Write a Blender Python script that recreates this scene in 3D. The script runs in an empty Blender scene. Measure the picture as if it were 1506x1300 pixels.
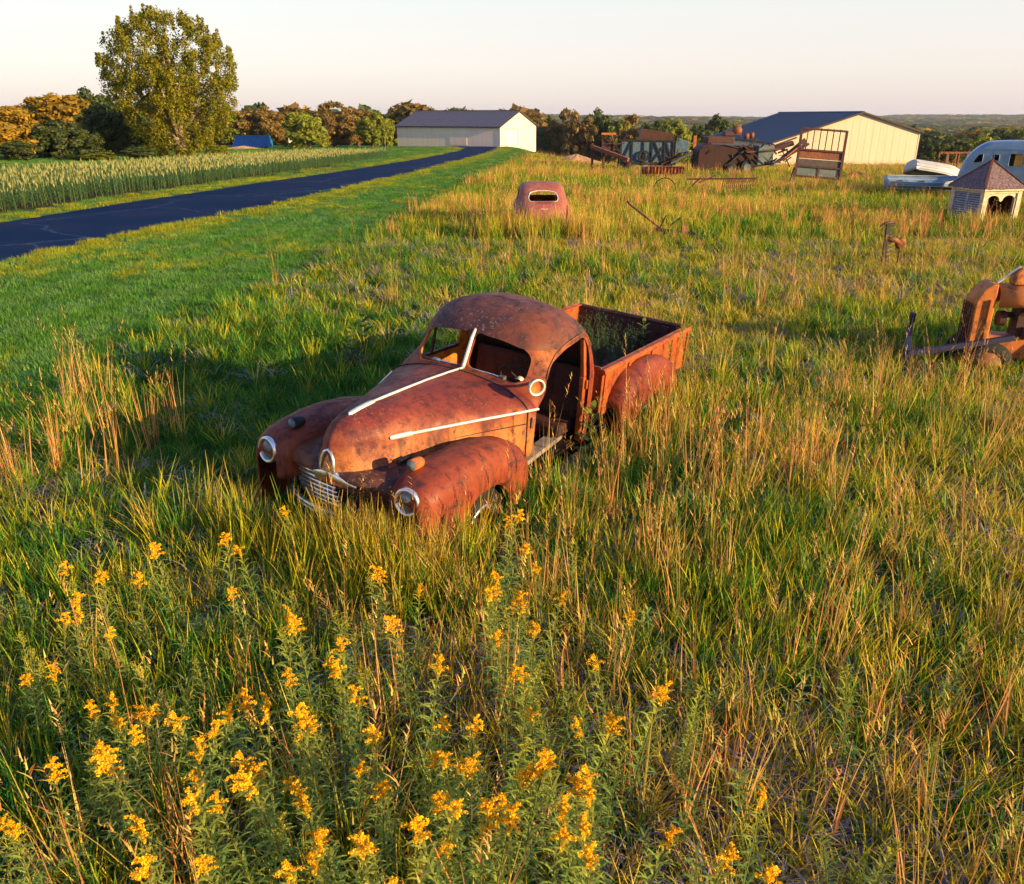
import bpy, bmesh, math, random
import numpy as np
from mathutils import Vector, Matrix, Euler
SC = bpy.context.scene
COL = SC.collection
R = math.radians
# ------------------------------------------------------------------ camera
PITCH = R(21.883); CAMH = 3.2; FPX = 1200.0
cd = bpy.data.cameras.new('camera'); cd.sensor_width = 36; cd.lens = 36 * FPX / 1506; cd.clip_end = 12000; cd.clip_start = .05
cam = bpy.data.objects.new('camera', cd); COL.objects.link(cam)
cam.location = (0, 0, CAMH); cam.rotation_euler = (R(90) - PITCH, 0, 0); SC.camera = cam
# ------------------------------------------------------------------ sky and sun
SUN_EL = R(14); SUN_AZ = R(122)          # azimuth clockwise from +Y (camera looks along +Y); low sun on the right, a little behind
w = bpy.data.worlds.new('World'); SC.world = w; w.use_nodes = True
wn = w.node_tree.nodes; wl = w.node_tree.links
bg = wn['Background']
sky = wn.new('ShaderNodeTexSky'); sky.sky_type = 'NISHITA'; sky.sun_disc = False
sky.sun_elevation = SUN_EL; sky.sun_rotation = SUN_AZ
sky.air_density = 1.0; sky.dust_density = 1.0; sky.ozone_density = 1.0; sky.altitude = 300
# pale evening sky: near white above the trees, faint lilac at the horizon, blue overhead
geo = wn.new('ShaderNodeTexCoord'); sxyz = wn.new('ShaderNodeSeparateXYZ'); wl.new(geo.outputs['Generated'], sxyz.inputs[0])
rmp = wn.new('ShaderNodeValToRGB'); el = rmp.color_ramp.elements
while len(el) < 6: el.new(.5)
for e_, (p_, c_) in zip(el, ((0, (.84, .74, .78)), (.012, (.90, .78, .80)), (.05, (1.0, .885, .86)), (.11, (1.0, .945, .915)), (.30, (.48, .62, .95)), (1, (.12, .26, .80)))): e_.position = p_; e_.color = (*c_, 1)
wl.new(sxyz.outputs[2], rmp.inputs[0])
gain = wn.new('ShaderNodeMix'); gain.data_type = 'RGBA'; gain.blend_type = 'MULTIPLY'; gain.inputs[0].default_value = 1; gain.inputs[7].default_value = (2.6,) * 3 + (1,)
wl.new(rmp.outputs[0], gain.inputs[6])
mxs = wn.new('ShaderNodeMix'); mxs.data_type = 'RGBA'; mxs.inputs[0].default_value = .85
wl.new(sky.outputs[0], mxs.inputs[6]); wl.new(gain.outputs[2], mxs.inputs[7]); wl.new(mxs.outputs[2], bg.inputs[0])
bg.inputs[1].default_value = .15
sd = bpy.data.lights.new('sun', 'SUN'); sd.energy = 5.0; sd.angle = R(.5); sd.color = (1.0, .70, .32)
sun = bpy.data.objects.new('sun', sd); COL.objects.link(sun)
sdir = Vector((math.sin(SUN_AZ) * math.cos(SUN_EL), math.cos(SUN_AZ) * math.cos(SUN_EL), math.sin(SUN_EL)))
sun.rotation_euler = sdir.to_track_quat('Z', 'Y').to_euler()
SC.view_settings.view_transform = 'Standard'; SC.view_settings.look = 'None'
SC.view_settings.exposure = 1.2; SC.view_settings.gamma = 1
try:
    SC.cycles.max_bounces = 6; SC.cycles.diffuse_bounces = 3; SC.cycles.glossy_bounces = 2; SC.cycles.transmission_bounces = 4
    SC.cycles.transparent_max_bounces = 6; SC.cycles.use_denoising = True; SC.cycles.caustics_reflective = False
    SC.cycles.use_adaptive_sampling = True; SC.cycles.adaptive_threshold = .02; SC.cycles.sample_clamp_indirect = 4
except Exception: pass

# ------------------------------------------------------------------ helpers
def tag(o, label, cat, group=None, kind=None):
    if label: o['label'] = label
    if cat: o['category'] = cat
    if group: o['group'] = group
    if kind: o['kind'] = kind
    return o
def thing(name, label, cat, loc=(0, 0, 0), rot=(0, 0, 0), group=None):
    o = bpy.data.objects.new(name, None); COL.objects.link(o); o.empty_display_size = .2
    o.location = loc; o.rotation_euler = rot
    return tag(o, label, cat, group)
class MB:
    """collects vertices and faces; build() links them as one mesh object"""
    def __init__(s): s.v = []; s.f = []; s.c = []; s.col = None
    def add(s, vs, fs, col=None):
        b = len(s.v); s.v.extend([tuple(p) for p in vs]); s.f.extend([tuple(b + i for i in q) for q in fs])
        s.c.extend([col or (1, 1, 1)] * len(vs)); return s
    def box(s, c, d, rot=None, bev=0):
        hx, hy, hz = d[0] / 2, d[1] / 2, d[2] / 2
        M = rot.to_matrix() if rot is not None else Matrix.Identity(3)
        P = [Vector(c) + M @ Vector((x * hx, y * hy, z * hz)) for x in (-1, 1) for y in (-1, 1) for z in (-1, 1)]
        return s.add(P, [(0, 1, 3, 2), (4, 6, 7, 5), (0, 4, 5, 1), (2, 3, 7, 6), (0, 2, 6, 4), (1, 5, 7, 3)])
    def bar(s, a, b, t, u=None):
        """box section bar from a to b, t = thickness or (w,h)"""
        a, b = Vector(a), Vector(b); d = (b - a); L = d.length
        if L < 1e-6: return s
        tw, th = (t, t) if not isinstance(t, tuple) else t
        z = d.normalized(); up = Vector((0, 0, 1)) if abs(z.z) < .95 else Vector((1, 0, 0))
        x = z.cross(up).normalized(); y = x.cross(z)
        P = [p + x * i * tw / 2 + y * j * th / 2 for p in (a, b) for i, j in ((-1, -1), (1, -1), (1, 1), (-1, 1))]
        return s.add(P, [(0, 3, 2, 1), (4, 5, 6, 7), (0, 1, 5, 4), (1, 2, 6, 5), (2, 3, 7, 6), (3, 0, 4, 7)])
    def tube(s, pts, r, n=8, cap=True, closed=False):
        pts = [Vector(p) for p in pts]; m = len(pts); rs = r if isinstance(r, (list, tuple)) else [r] * m
        vs = []; pu = None
        for i, p in enumerate(pts):
            if closed: t = pts[(i + 1) % m] - pts[i - 1]
            else: t = pts[min(i + 1, m - 1)] - pts[max(i - 1, 0)]
            t.normalize()
            if pu is None:
                up = Vector((0, 0, 1)) if abs(t.z) < .9 else Vector((1, 0, 0)); u = t.cross(up).normalized()
            else: u = (pu - t * pu.dot(t)).normalized()
            pu = u; vv = t.cross(u)
            vs += [p + (u * math.cos(2 * math.pi * k / n) + vv * math.sin(2 * math.pi * k / n)) * rs[i] for k in range(n)]
        fs = []
        for i in range(m if closed else m - 1):
            j = (i + 1) % m
            for k in range(n): fs.append((i * n + k, i * n + (k + 1) % n, j * n + (k + 1) % n, j * n + k))
        if cap and not closed: fs += [tuple(range(n - 1, -1, -1)), tuple((m - 1) * n + k for k in range(n))]
        return s.add(vs, fs)
    def grid(s, rows, closed=False, flip=False):
        """rows of equal length become a quad sheet"""
        n = len(rows[0]); vs = [p for r_ in rows for p in r_]; fs = []
        for i in range(len(rows) - 1):
            for k in range(n if closed else n - 1):
                q = (i * n + k, i * n + (k + 1) % n, (i + 1) * n + (k + 1) % n, (i + 1) * n + k)
                fs.append(q[::-1] if flip else q)
        return s.add(vs, fs)
    def lathe(s, prof, c, axis, n=24):
        """prof = [(radius, along)] turned about axis through c"""
        a = Vector(axis).normalized(); up = Vector((0, 0, 1)) if abs(a.z) < .9 else Vector((1, 0, 0))
        x = a.cross(up).normalized(); y = a.cross(x); c = Vector(c)
        rows = [[c + a * h + (x * math.cos(2 * math.pi * k / n) + y * math.sin(2 * math.pi * k / n)) * max(r_, 1e-4) for k in range(n)] for r_, h in prof]
        return s.grid(rows, closed=True)
    def prism(s, poly, fn, a, b):
        """polygon (2d) extruded; fn(u,v,t) gives the point"""
        n = len(poly); vs = [fn(u, v, a) for u, v in poly] + [fn(u, v, b) for u, v in poly]
        fs = [tuple(range(n - 1, -1, -1)), tuple(range(n, 2 * n))] + [(i, (i + 1) % n, n + (i + 1) % n, n + i) for i in range(n)]
        return s.add(vs, fs)
    def mesh(s, name, mat=None, smooth=False, cols=False):
        me = bpy.data.meshes.new(name); me.from_pydata(s.v, [], s.f)
        if cols:
            at = me.attributes.new('Col', 'FLOAT_COLOR', 'POINT')
            a = np.ones((len(s.v), 4), np.float32); a[:, :3] = np.array(s.c, np.float32); at.data.foreach_set('color', a.ravel())
        if mat: me.materials.append(mat)
        if smooth: me.polygons.foreach_set('use_smooth', [True] * len(me.polygons))
        me.update(); return me
    def build(s, name, mat=None, parent=None, smooth=False, cols=False, fixn=False, angle=None, bevel=0):
        me = s.mesh(name, mat, smooth, cols)
        o = bpy.data.objects.new(name, me); COL.objects.link(o)
        if fixn or bevel:
            bm = bmesh.new(); bm.from_mesh(me); bmesh.ops.recalc_face_normals(bm, faces=bm.faces); bm.to_mesh(me); bm.free()
        if angle is not None:
            me.polygons.foreach_set('use_smooth', [True] * len(me.polygons)); me.set_sharp_from_angle(angle=R(angle))
        if bevel:
            md = o.modifiers.new('bevel', 'BEVEL'); md.width = bevel; md.segments = 2; md.limit_method = 'ANGLE'; md.angle_limit = R(40)
        if parent is not None: o.parent = parent
        return o
def copy_tree(o, parent=None):
    c = o.copy(); COL.objects.link(c)
    if parent is not None: c.parent = parent
    for ch in list(o.children): copy_tree(ch, c)
    return c
def lerp(a, b, t): return a + (b - a) * t
def interp(x, tab):
    xs = [p[0] for p in tab]
    if xs[0] > xs[-1]: tab = tab[::-1]; xs = xs[::-1]
    return [float(np.interp(x, xs, [p[k] for p in tab])) for k in range(1, len(tab[0]))]
def rnd_poly(pts, r=.04, n=4):
    """rounded polygon corners"""
    out = []; m = len(pts)
    for i in range(m):
        p0, p, p1 = Vector(pts[i - 1]), Vector(pts[i]), Vector(pts[(i + 1) % m])
        d0, d1 = (p0 - p), (p1 - p); k = min(r, d0.length * .45, d1.length * .45)
        a, b = p + d0.normalized() * k, p + d1.normalized() * k
        for j in range(n + 1):
            t = j / n; out.append(tuple(a * (1 - t) ** 2 + p * 2 * t * (1 - t) + b * t * t))
    return out

# ------------------------------------------------------------------ materials
def newmat(name):
    m = bpy.data.materials.new(name); m.use_nodes = True; n = m.node_tree.nodes
    return m, n, m.node_tree.links, n['Principled BSDF']
def ramp(n, stops, interp_='LINEAR'):
    r = n.new('ShaderNodeValToRGB'); r.color_ramp.interpolation = interp_; e = r.color_ramp.elements
    while len(e) < len(stops): e.new(.5)
    for x, (p, c) in zip(e, stops): x.position = p; x.color = (*c, 1) if len(c) == 3 else c
    return r
def noise(n, l, scale, detail=4, rough=.6, vec=None, dist=0):
    t = n.new('ShaderNodeTexNoise'); t.inputs['Scale'].default_value = scale; t.inputs['Detail'].default_value = detail
    t.inputs['Roughness'].default_value = rough; t.inputs['Distortion'].default_value = dist
    if vec is not None: l.new(vec, t.inputs['Vector'])
    return t
def mixc(n, l, fac, a, b, mode='MIX'):
    x = n.new('ShaderNodeMix'); x.data_type = 'RGBA'; x.blend_type = mode
    for sock, v in ((0, fac), (6, a), (7, b)):
        if hasattr(v, 'is_linked') or hasattr(v, 'links'): l.new(v, x.inputs[sock])
        elif sock == 0: x.inputs[0].default_value = v
        else: x.inputs[sock].default_value = (*v, 1)
    return x.outputs[2]
def plain(name, col, rough=.7, metal=0, var=.25, scale=6, bump=.0):
    """a worn single-colour surface: mottled with noise"""
    m, n, l, b = newmat(name)
    tc = n.new('ShaderNodeTexCoord')
    t = noise(n, l, scale, 6, .65, tc.outputs['Object'])
    r = ramp(n, [(.3, tuple(c * (1 - var) for c in col)), (.7, tuple(min(1, c * (1 + var)) for c in col))])
    l.new(t.outputs['Fac'], r.inputs[0]); l.new(r.outputs[0], b.inputs['Base Color'])
    b.inputs['Roughness'].default_value = rough; b.inputs['Metallic'].default_value = metal
    if rough > .55: b.inputs['Specular IOR Level'].default_value = .2
    if bump:
        t2 = noise(n, l, scale * 6, 3, .6, tc.outputs['Object'])
        bp = n.new('ShaderNodeBump'); bp.inputs['Strength'].default_value = bump; bp.inputs['Distance'].default_value = .01
        l.new(t2.outputs['Fac'], bp.inputs['Height']); l.new(bp.outputs[0], b.inputs['Normal'])
    return m
def rust(name, paint, rustc, dark, amount=.5, speck=.5, rough=.62, scale=1.0, pale=(.42, .24, .14), low=None, zr=(.85, 1.15), chip=.85, dents=.25):
    """weathered paint: paint patches worn to rust, dark scale and pale flecks, vertical streaks"""
    m, n, l, b = newmat(name)
    tc = n.new('ShaderNodeTexCoord'); v = tc.outputs['Object']
    big = noise(n, l, 1.6 * scale, 8, .62, v, .6)
    r1 = ramp(n, [(amount - .13, (0, 0, 0)), (amount + .13, (1, 1, 1))]); l.new(big.outputs['Fac'], r1.inputs[0])
    c = mixc(n, l, r1.outputs[0], rustc, paint)
    if low:                                     # the lower panels have lost their paint and gone bright orange in patches
        sx = n.new('ShaderNodeSeparateXYZ'); l.new(v, sx.inputs[0]); wob = noise(n, l, 3.2 * scale, 6, .65, v)
        ad = n.new('ShaderNodeMath'); ad.operation = 'MULTIPLY_ADD'; l.new(wob.outputs['Fac'], ad.inputs[0]); ad.inputs[1].default_value = .75; l.new(sx.outputs[2], ad.inputs[2])
        mz = n.new('ShaderNodeMapRange'); mz.inputs[1].default_value = zr[0] + .375; mz.inputs[2].default_value = zr[1] + .375; mz.inputs[3].default_value = 1; mz.inputs[4].default_value = 0; l.new(ad.outputs[0], mz.inputs[0])
        c = mixc(n, l, mz.outputs[0], c, low)
    mp = n.new('ShaderNodeMapping'); mp.inputs['Scale'].default_value = (9, 9, 1.2); l.new(v, mp.inputs[0])
    st = noise(n, l, 1.2 * scale, 5, .6, mp.outputs[0])
    r2 = ramp(n, [(.52, (0, 0, 0)), (.72, (1, 1, 1))]); l.new(st.outputs['Fac'], r2.inputs[0])
    f2 = n.new('ShaderNodeMath'); f2.operation = 'MULTIPLY'; l.new(r2.outputs[0], f2.inputs[0]); f2.inputs[1].default_value = .72
    c = mixc(n, l, f2.outputs[0], c, dark)
    med = noise(n, l, 7 * scale, 8, .75, v, .3)
    r3 = ramp(n, [(.51, (0, 0, 0)), (.64, (1, 1, 1))]); l.new(med.outputs['Fac'], r3.inputs[0])
    f3 = n.new('ShaderNodeMath'); f3.operation = 'MULTIPLY'; l.new(r3.outputs[0], f3.inputs[0]); f3.inputs[1].default_value = .8
    c = mixc(n, l, f3.outputs[0], c, dark)
    fine = noise(n, l, 38 * scale, 4, .7, v)
    r4 = ramp(n, [(.57, (0, 0, 0)), (.64, (1, 1, 1))]); l.new(fine.outputs['Fac'], r4.inputs[0])
    f4 = n.new('ShaderNodeMath'); f4.operation = 'MULTIPLY'; l.new(r4.outputs[0], f4.inputs[0]); f4.inputs[1].default_value = speck; spz = noise(n, l, 1.7, 3, .5, v, .4); rz_ = ramp(n, [(.45, (0, 0, 0)), (.62, (1, 1, 1))]); l.new(spz.outputs['Fac'], rz_.inputs[0]); f4b = n.new('ShaderNodeMath'); f4b.operation = 'MULTIPLY'; l.new(f4.outputs[0], f4b.inputs[0]); l.new(rz_.outputs[0], f4b.inputs[1]); f4 = f4b
    c = mixc(n, l, f4.outputs[0], c, pale)
    ch = noise(n, l, 17 * scale, 8, .8, v, .5)
    r5 = ramp(n, [(.56, (0, 0, 0)), (.61, (1, 1, 1))]); l.new(ch.outputs['Fac'], r5.inputs[0])
    zone = noise(n, l, 2.3 * scale, 3, .5, v); r6 = ramp(n, [(.42, (0, 0, 0)), (.62, (chip, chip, chip))]); l.new(zone.outputs['Fac'], r6.inputs[0])
    f5 = n.new('ShaderNodeMath'); f5.operation = 'MULTIPLY'; l.new(r5.outputs[0], f5.inputs[0]); l.new(r6.outputs[0], f5.inputs[1])
    c = mixc(n, l, f5.outputs[0], c, dark)
    l.new(c, b.inputs['Base Color'])
    b.inputs['Specular IOR Level'].default_value = .22
    rr = ramp(n, [(.35, (rough - .22,) * 3), (.7, (min(1, rough + .22),) * 3)]); l.new(med.outputs['Fac'], rr.inputs[0]); l.new(rr.outputs[0], b.inputs['Roughness'])
    bp = n.new('ShaderNodeBump'); bp.inputs['Strength'].default_value = .55; bp.inputs['Distance'].default_value = .009
    l.new(med.outputs['Fac'], bp.inputs['Height'])
    dn = noise(n, l, 3.4, 2, .5, v); bq = n.new('ShaderNodeBump'); bq.inputs['Strength'].default_value = dents; bq.inputs['Distance'].default_value = .05
    l.new(dn.outputs['Fac'], bq.inputs['Height']); l.new(bq.outputs[0], bp.inputs['Normal']); l.new(bp.outputs[0], b.inputs['Normal'])
    return m
def leafy(name, trans=.35, rough=.6, var=.35, sat=1.0, tint_=(1, 1, 1)):
    """plant material: colour comes from the leaf's own colour attribute, varied per plant"""
    m = bpy.data.materials.new(name); m.use_nodes = True; n = m.node_tree.nodes; l = m.node_tree.links; n.clear()
    at = n.new('ShaderNodeAttribute'); at.attribute_name = 'Col'
    oi = n.new('ShaderNodeObjectInfo')
    mr = n.new('ShaderNodeMapRange'); mr.inputs[3].default_value = 1 - var; mr.inputs[4].default_value = 1 + var; l.new(oi.outputs['Random'], mr.inputs[0])
    hs = n.new('ShaderNodeHueSaturation'); l.new(at.outputs['Color'], hs.inputs['Color']); l.new(mr.outputs[0], hs.inputs['Value']); hs.inputs['Saturation'].default_value = sat
    c = mixc(n, l, 1.0, hs.outputs[0], tint_, 'MULTIPLY')
    d = n.new('ShaderNodeBsdfDiffuse'); l.new(c, d.inputs[0])
    t = n.new('ShaderNodeBsdfTranslucent'); l.new(c, t.inputs[0])
    g = n.new('ShaderNodeBsdfGlossy'); g.inputs['Roughness'].default_value = .45; g.inputs[0].default_value = (.5, .5, .5, 1)
    mx = n.new('ShaderNodeMixShader'); mx.inputs[0].default_value = trans; l.new(d.outputs[0], mx.inputs[1]); l.new(t.outputs[0], mx.inputs[2])
    mg = n.new('ShaderNodeMixShader'); mg.inputs[0].default_value = .018; l.new(mx.outputs[0], mg.inputs[1]); l.new(g.outputs[0], mg.inputs[2])
    o = n.new('ShaderNodeOutputMaterial'); l.new(mg.outputs[0], o.inputs[0])
    return m
M = {}
M['hood'] = rust('hood_rust', (.125, .022, .020), (.19, .040, .024), (.032, .016, .020), .48, .25, chip=1.0, dents=.5, low=(.42, .145, .045), zr=(.82, 1.06), pale=(.45, .22, .10))
M['fender'] = rust('fender_rust', (.150, .022, .016), (.24, .055, .020), (.030, .015, .022), .47, .12, chip=.9, dents=.6, low=(.30, .085, .028), zr=(.30, .70))
M['apronr'] = rust('apron_rust', (.060, .024, .024), (.17, .055, .022), (.025, .014, .018), .5, .5)
M['truck'] = rust('truck_primer', (.16, .021, .014), (.29, .085, .018), (.024, .012, .017), .48, .12)
M['roofrust'] = rust('roof_rust', (.065, .028, .030), (.17, .050, .024), (.030, .020, .026), .47, .8, scale=1.0, pale=(.30, .20, .17))
M['bedrust'] = rust('bed_rust', (.40, .10, .02), (.26, .05, .015), (.07, .028, .022), .5, .2, scale=1.4)
M['rust_or'] = rust('orange_rust', (.50, .15, .035), (.36, .10, .03), (.08, .03, .025), .45, .2)
M['rust_br'] = rust('brown_rust', (.16, .06, .035), (.24, .08, .03), (.05, .025, .025), .5, .3)
M['rust_dk'] = rust('dark_rust', (.055, .024, .024), (.085, .034, .026), (.022, .014, .016), .5, .15)
M['inner'] = rust('cab_inner_rust', (.014, .007, .006), (.024, .010, .007), (.008, .006, .006), .5, .1)  # cab gloom put into the colour, far darker than the outer rust
M['inner_or'] = rust('door_inner_rust', (.55, .19, .03), (.45, .13, .02), (.10, .03, .01), .5, .1)  # sunlight on the far door's inside put into the colour
M['chrome'] = plain('worn_chrome', (.72, .72, .74), .28, .9, .25, 20)
M['trim'] = plain('pale_trim', (.66, .62, .57), .42, .3, .15, 20)
M['copper'] = plain('copper_badge', (.55, .25, .12), .4, .5, .3, 30)
M['black'] = plain('black_iron', (.02, .02, .022), .6, 0, .4, 15)
M['tyre'] = plain('tyre_rubber', (.022, .022, .024), .85, 0, .3, 20)
M['lens'] = plain('lamp_glass', (.10, .12, .13), .08, 0, .3, 30)
M['wood'] = plain('weathered_wood', (.24, .20, .17), .85, 0, .4, 9, .4)
M['boardwood'] = plain('grey_board', (.075, .062, .058), .85, 0, .4, 9, .4)
# ------------------------------------------------------------------ terrain
LP = ([-20, 0, 25, 45, 70, 100, 140, 200, 300, 500, 900, 1600, 2600, 4200], [0, 0, 0, -.15, -.6, -1.2, -2.0, -3.4, -7, -13, -18, -20, -16, -12])
RP = ([-20, 0, 25, 40, 60, 80, 110, 140, 200, 300, 500, 900, 1600, 2600, 4200], [0, 0, 0, -.3, -.8, -1.7, -3.1, -4.8, -8.5, -14, -20, -26, -28, -22, -18])
def gz(x, y):
    t = np.clip((np.asarray(x, float) + 1) / 14, 0, 1); t = t * t * (3 - 2 * t)
    a, b = np.interp(y, *LP), np.interp(y, *RP)
    far = np.clip((np.asarray(y, float) - 700) / 1500, 0, 1)
    und = np.sin(np.asarray(x) * .0031 + 1.3) * 5 + np.sin(np.asarray(x) * .0071 + np.asarray(y) * .002) * 3
    return (1 - t) * a + t * b + und * far
def G(x, y): return float(gz(x, y))
def W(px, Y, row=None):
    """the world point at depth Y seen at picture column px (and row)"""
    c, s = math.cos(PITCH), math.sin(PITCH)
    if row is None:
        x = 0.
        for _ in range(3): x = (px - 753) / FPX * (Y * c + (CAMH - G(x, Y)) * s)
        return Vector((x, Y, G(x, Y)))
    k = (650 - row) / FPX; t = Y / (c + k * s)
    return Vector(((px - 753) / FPX * t, Y, CAMH + t * (-s + k * c)))
ROADL = [(-20.3, 6), (-17.2, 18), (-16.35, 26.9), (-15.4, 33.5), (-14.1, 40), (-12.5, 51), (-11.2, 62), (-9.75, 79), (-8.4, 105), (-7.6, 129), (-8.6, 150), (-11.0, 168), (-16, 188)]
ROADR = [(-14.2, 6), (-12.2, 18), (-11.2, 23.8), (-9.5, 31), (-8.8, 37), (-7.6, 46), (-6.4, 61), (-5.1, 79), (-3.4, 105), (-2.4, 129), (-2.4, 150), (-2.5, 168), (-3.0, 188)]
def road_l(y): return np.interp(y, [p[1] for p in ROADL], [p[0] for p in ROADL])
def road_r(y): return np.interp(y, [p[1] for p in ROADR], [p[0] for p in ROADR])
MEAD = [(-6.6, 0), (-6.1, 5), (-5.5, 8.2), (-5.4, 11.4), (-4.65, 15.7), (-3.95, 21), (-3.25, 26), (-2.1, 42), (.4, 74), (3, 110), (6, 160), (8, 200)]
def mead(y): return np.interp(y, [p[1] for p in MEAD], [p[0] for p in MEAD])
CORNN = [(-19.5, 18), (-18.0, 29.6), (-17.3, 36), (-15.9, 44.4), (-14.6, 60), (-13.9, 76), (-13.2, 92)]
def corn_near(y): return np.interp(y, [p[1] for p in CORNN], [p[0] for p in CORNN])

ys = np.concatenate([np.linspace(-8, 30, 60), np.linspace(30, 120, 70)[1:], np.geomspace(120, 4100, 90)[1:]])
us = np.linspace(-1, 1, 181)
GX = us[None, :] * (14 + np.maximum(ys, 0)[:, None] * 1.15); GY = np.repeat(ys[:, None], len(us), 1)
GZ = gz(GX, GY)
nz = len(ys); nu = len(us)
gm = bpy.data.meshes.new('ground')
fs = [(i * nu + k, i * nu + k + 1, (i + 1) * nu + k + 1, (i + 1) * nu + k) for i in range(nz - 1) for k in range(nu - 1)]
gm.from_pydata(np.stack([GX, GY, GZ], -1).reshape(-1, 3).tolist(), [], fs)
gm.polygons.foreach_set('use_smooth', [True] * len(fs))
# land cover weights: R lawn, G meadow litter, B distant wood floor
lw = ((GX < mead(GY) + .2) & (GY < 220) & (GX > road_l(GY) - 2.0)) | ((GX < -8) & (GY > 70) & (GY < 220))
cov = np.zeros((nz, nu, 4), np.float32); cov[..., 3] = 1
cov[..., 0] = lw; cov[..., 1] = ~lw; cov[..., 2] = (GY > 200)
at = gm.attributes.new('Cover', 'FLOAT_COLOR', 'POINT'); at.data.foreach_set('color', cov.ravel())
m, n, l, b = newmat('ground_cover')
tc = n.new('ShaderNodeTexCoord'); a_ = n.new('ShaderNodeAttribute'); a_.attribute_name = 'Cover'
sp = n.new('ShaderNodeSeparateColor'); l.new(a_.outputs['Color'], sp.inputs[0])
t1 = noise(n, l, .35, 6, .65, tc.outputs['Object']); t2 = noise(n, l, 9, 6, .7, tc.outputs['Object'])
lr = ramp(n, [(.3, (.035, .12, .025)), (.55, (.06, .16, .03)), (.75, (.12, .20, .03))]); l.new(t1.outputs[0], lr.inputs[0])
mr = ramp(n, [(.3, (.016, .022, .008)), (.5, (.035, .035, .016)), (.7, (.06, .05, .03))]); l.new(t2.outputs[0], mr.inputs[0])
c = mixc(n, l, sp.outputs[0], mr.outputs[0], lr.outputs[0])
fr = ramp(n, [(.35, (.035, .05, .018)), (.65, (.09, .085, .03))]); l.new(t1.outputs[0], fr.inputs[0])
c = mixc(n, l, sp.outputs[2], c, fr.outputs[0]); l.new(c, b.inputs['Base Color']); b.inputs['Roughness'].default_value = .95
b.inputs['Specular IOR Level'].default_value = .1
bp = n.new('ShaderNodeBump'); bp.inputs['Strength'].default_value = .6; bp.inputs['Distance'].default_value = .05; l.new(t2.outputs[0], bp.inputs['Height']); l.new(bp.outputs[0], b.inputs['Normal'])
gm.materials.append(m)
go = bpy.data.objects.new('ground', gm); COL.objects.link(go); go['kind'] = 'structure'

# asphalt drive
mb = MB(); rows = []
for y in np.concatenate([np.linspace(6, 60, 80), np.linspace(61, 186, 90)]):
    a, b_ = road_l(y), road_r(y)
    rows.append([(lerp(a, b_, u), y, G(lerp(a, b_, u), y) + .05 - .05 * abs(2 * u - 1) ** 6) for u in np.linspace(0, 1, 13)])
mb.grid(rows)
m, n, l, b = newmat('asphalt')
tc = n.new('ShaderNodeTexCoord')
t1 = noise(n, l, .25, 5, .6, tc.outputs['Object']); t2 = noise(n, l, 40, 3, .6, tc.outputs['Object'])
r1 = ramp(n, [(.3, (.002, .014, .055)), (.52, (.004, .019, .066)), (.72, (.020, .024, .055))]); l.new(t1.outputs[0], r1.inputs[0])  # the sky's blue reflection is put into this base colour
vo = n.new('ShaderNodeTexVoronoi'); vo.feature = 'DISTANCE_TO_EDGE'; vo.inputs['Scale'].default_value = .16
wv = noise(n, l, .8, 3, .6, tc.outputs['Object']); vm = n.new('ShaderNodeVectorMath'); vm.operation = 'MULTIPLY_ADD'; l.new(wv.outputs['Color'], vm.inputs[0]); vm.inputs[1].default_value = (1.2, 1.2, 0); l.new(tc.outputs['Object'], vm.inputs[2]); l.new(vm.outputs[0], vo.inputs['Vector'])
cr = ramp(n, [(0, (1, 1, 1)), (.010, (0, 0, 0))]); l.new(vo.outputs[0], cr.inputs[0])
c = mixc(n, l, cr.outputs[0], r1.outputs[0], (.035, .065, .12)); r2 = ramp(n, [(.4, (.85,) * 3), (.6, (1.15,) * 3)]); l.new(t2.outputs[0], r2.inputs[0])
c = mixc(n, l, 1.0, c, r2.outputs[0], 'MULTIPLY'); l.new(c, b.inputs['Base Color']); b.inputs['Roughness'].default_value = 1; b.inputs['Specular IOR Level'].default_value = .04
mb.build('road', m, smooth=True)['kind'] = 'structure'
# ------------------------------------------------------------------ the rusty pickup
TR = Matrix.LocRotScale(Vector((-.164, 7.531, -.10)), Euler((R(-3.963), R(-1.314), R(237.851)), 'XYZ'), None)
truck = thing('pickup_truck', 'derelict rust red vintage pickup with no door, sunk in the grass', 'truck')
truck.matrix_world = TR
def superpt(th, a, w_, n_):
    c, s = math.cos(th), math.sin(th)
    return a * math.copysign(abs(c) ** (2 / n_), c), w_ * math.copysign(abs(s) ** (2 / n_), s)
CAB = [  # z, half width, x front, x back, front exponent, back exponent
    (.36, .745, .80, -.600, 9, 7), (.55, .760, .80, -.605, 9, 7), (.80, .768, .80, -.605, 9, 7), (1.00, .768, .79, -.605, 8, 7), (1.06, .766, .77, -.603, 6.5, 7),
    (1.12, .762, .73, -.60, 4.5, 6.5), (1.19, .755, .675, -.595, 3.0, 6), (1.26, .745, .64, -.59, 2.7, 5.5), (1.34, .728, .60, -.58, 2.6, 5),
    (1.42, .706, .56, -.565, 2.6, 4.4), (1.50, .672, .515, -.54, 2.5, 3.8), (1.57, .622, .455, -.505, 2.4, 3.3), (1.63, .548, .37, -.45, 2.3, 2.9),
    (1.675, .455, .265, -.375, 2.2, 2.6), (1.705, .35, .16, -.29, 2.1, 2.3), (1.725, .225, .06, -.21, 2, 2.1), (1.733, .10, -.01, -.13, 2, 2)]
CX = .02
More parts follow.
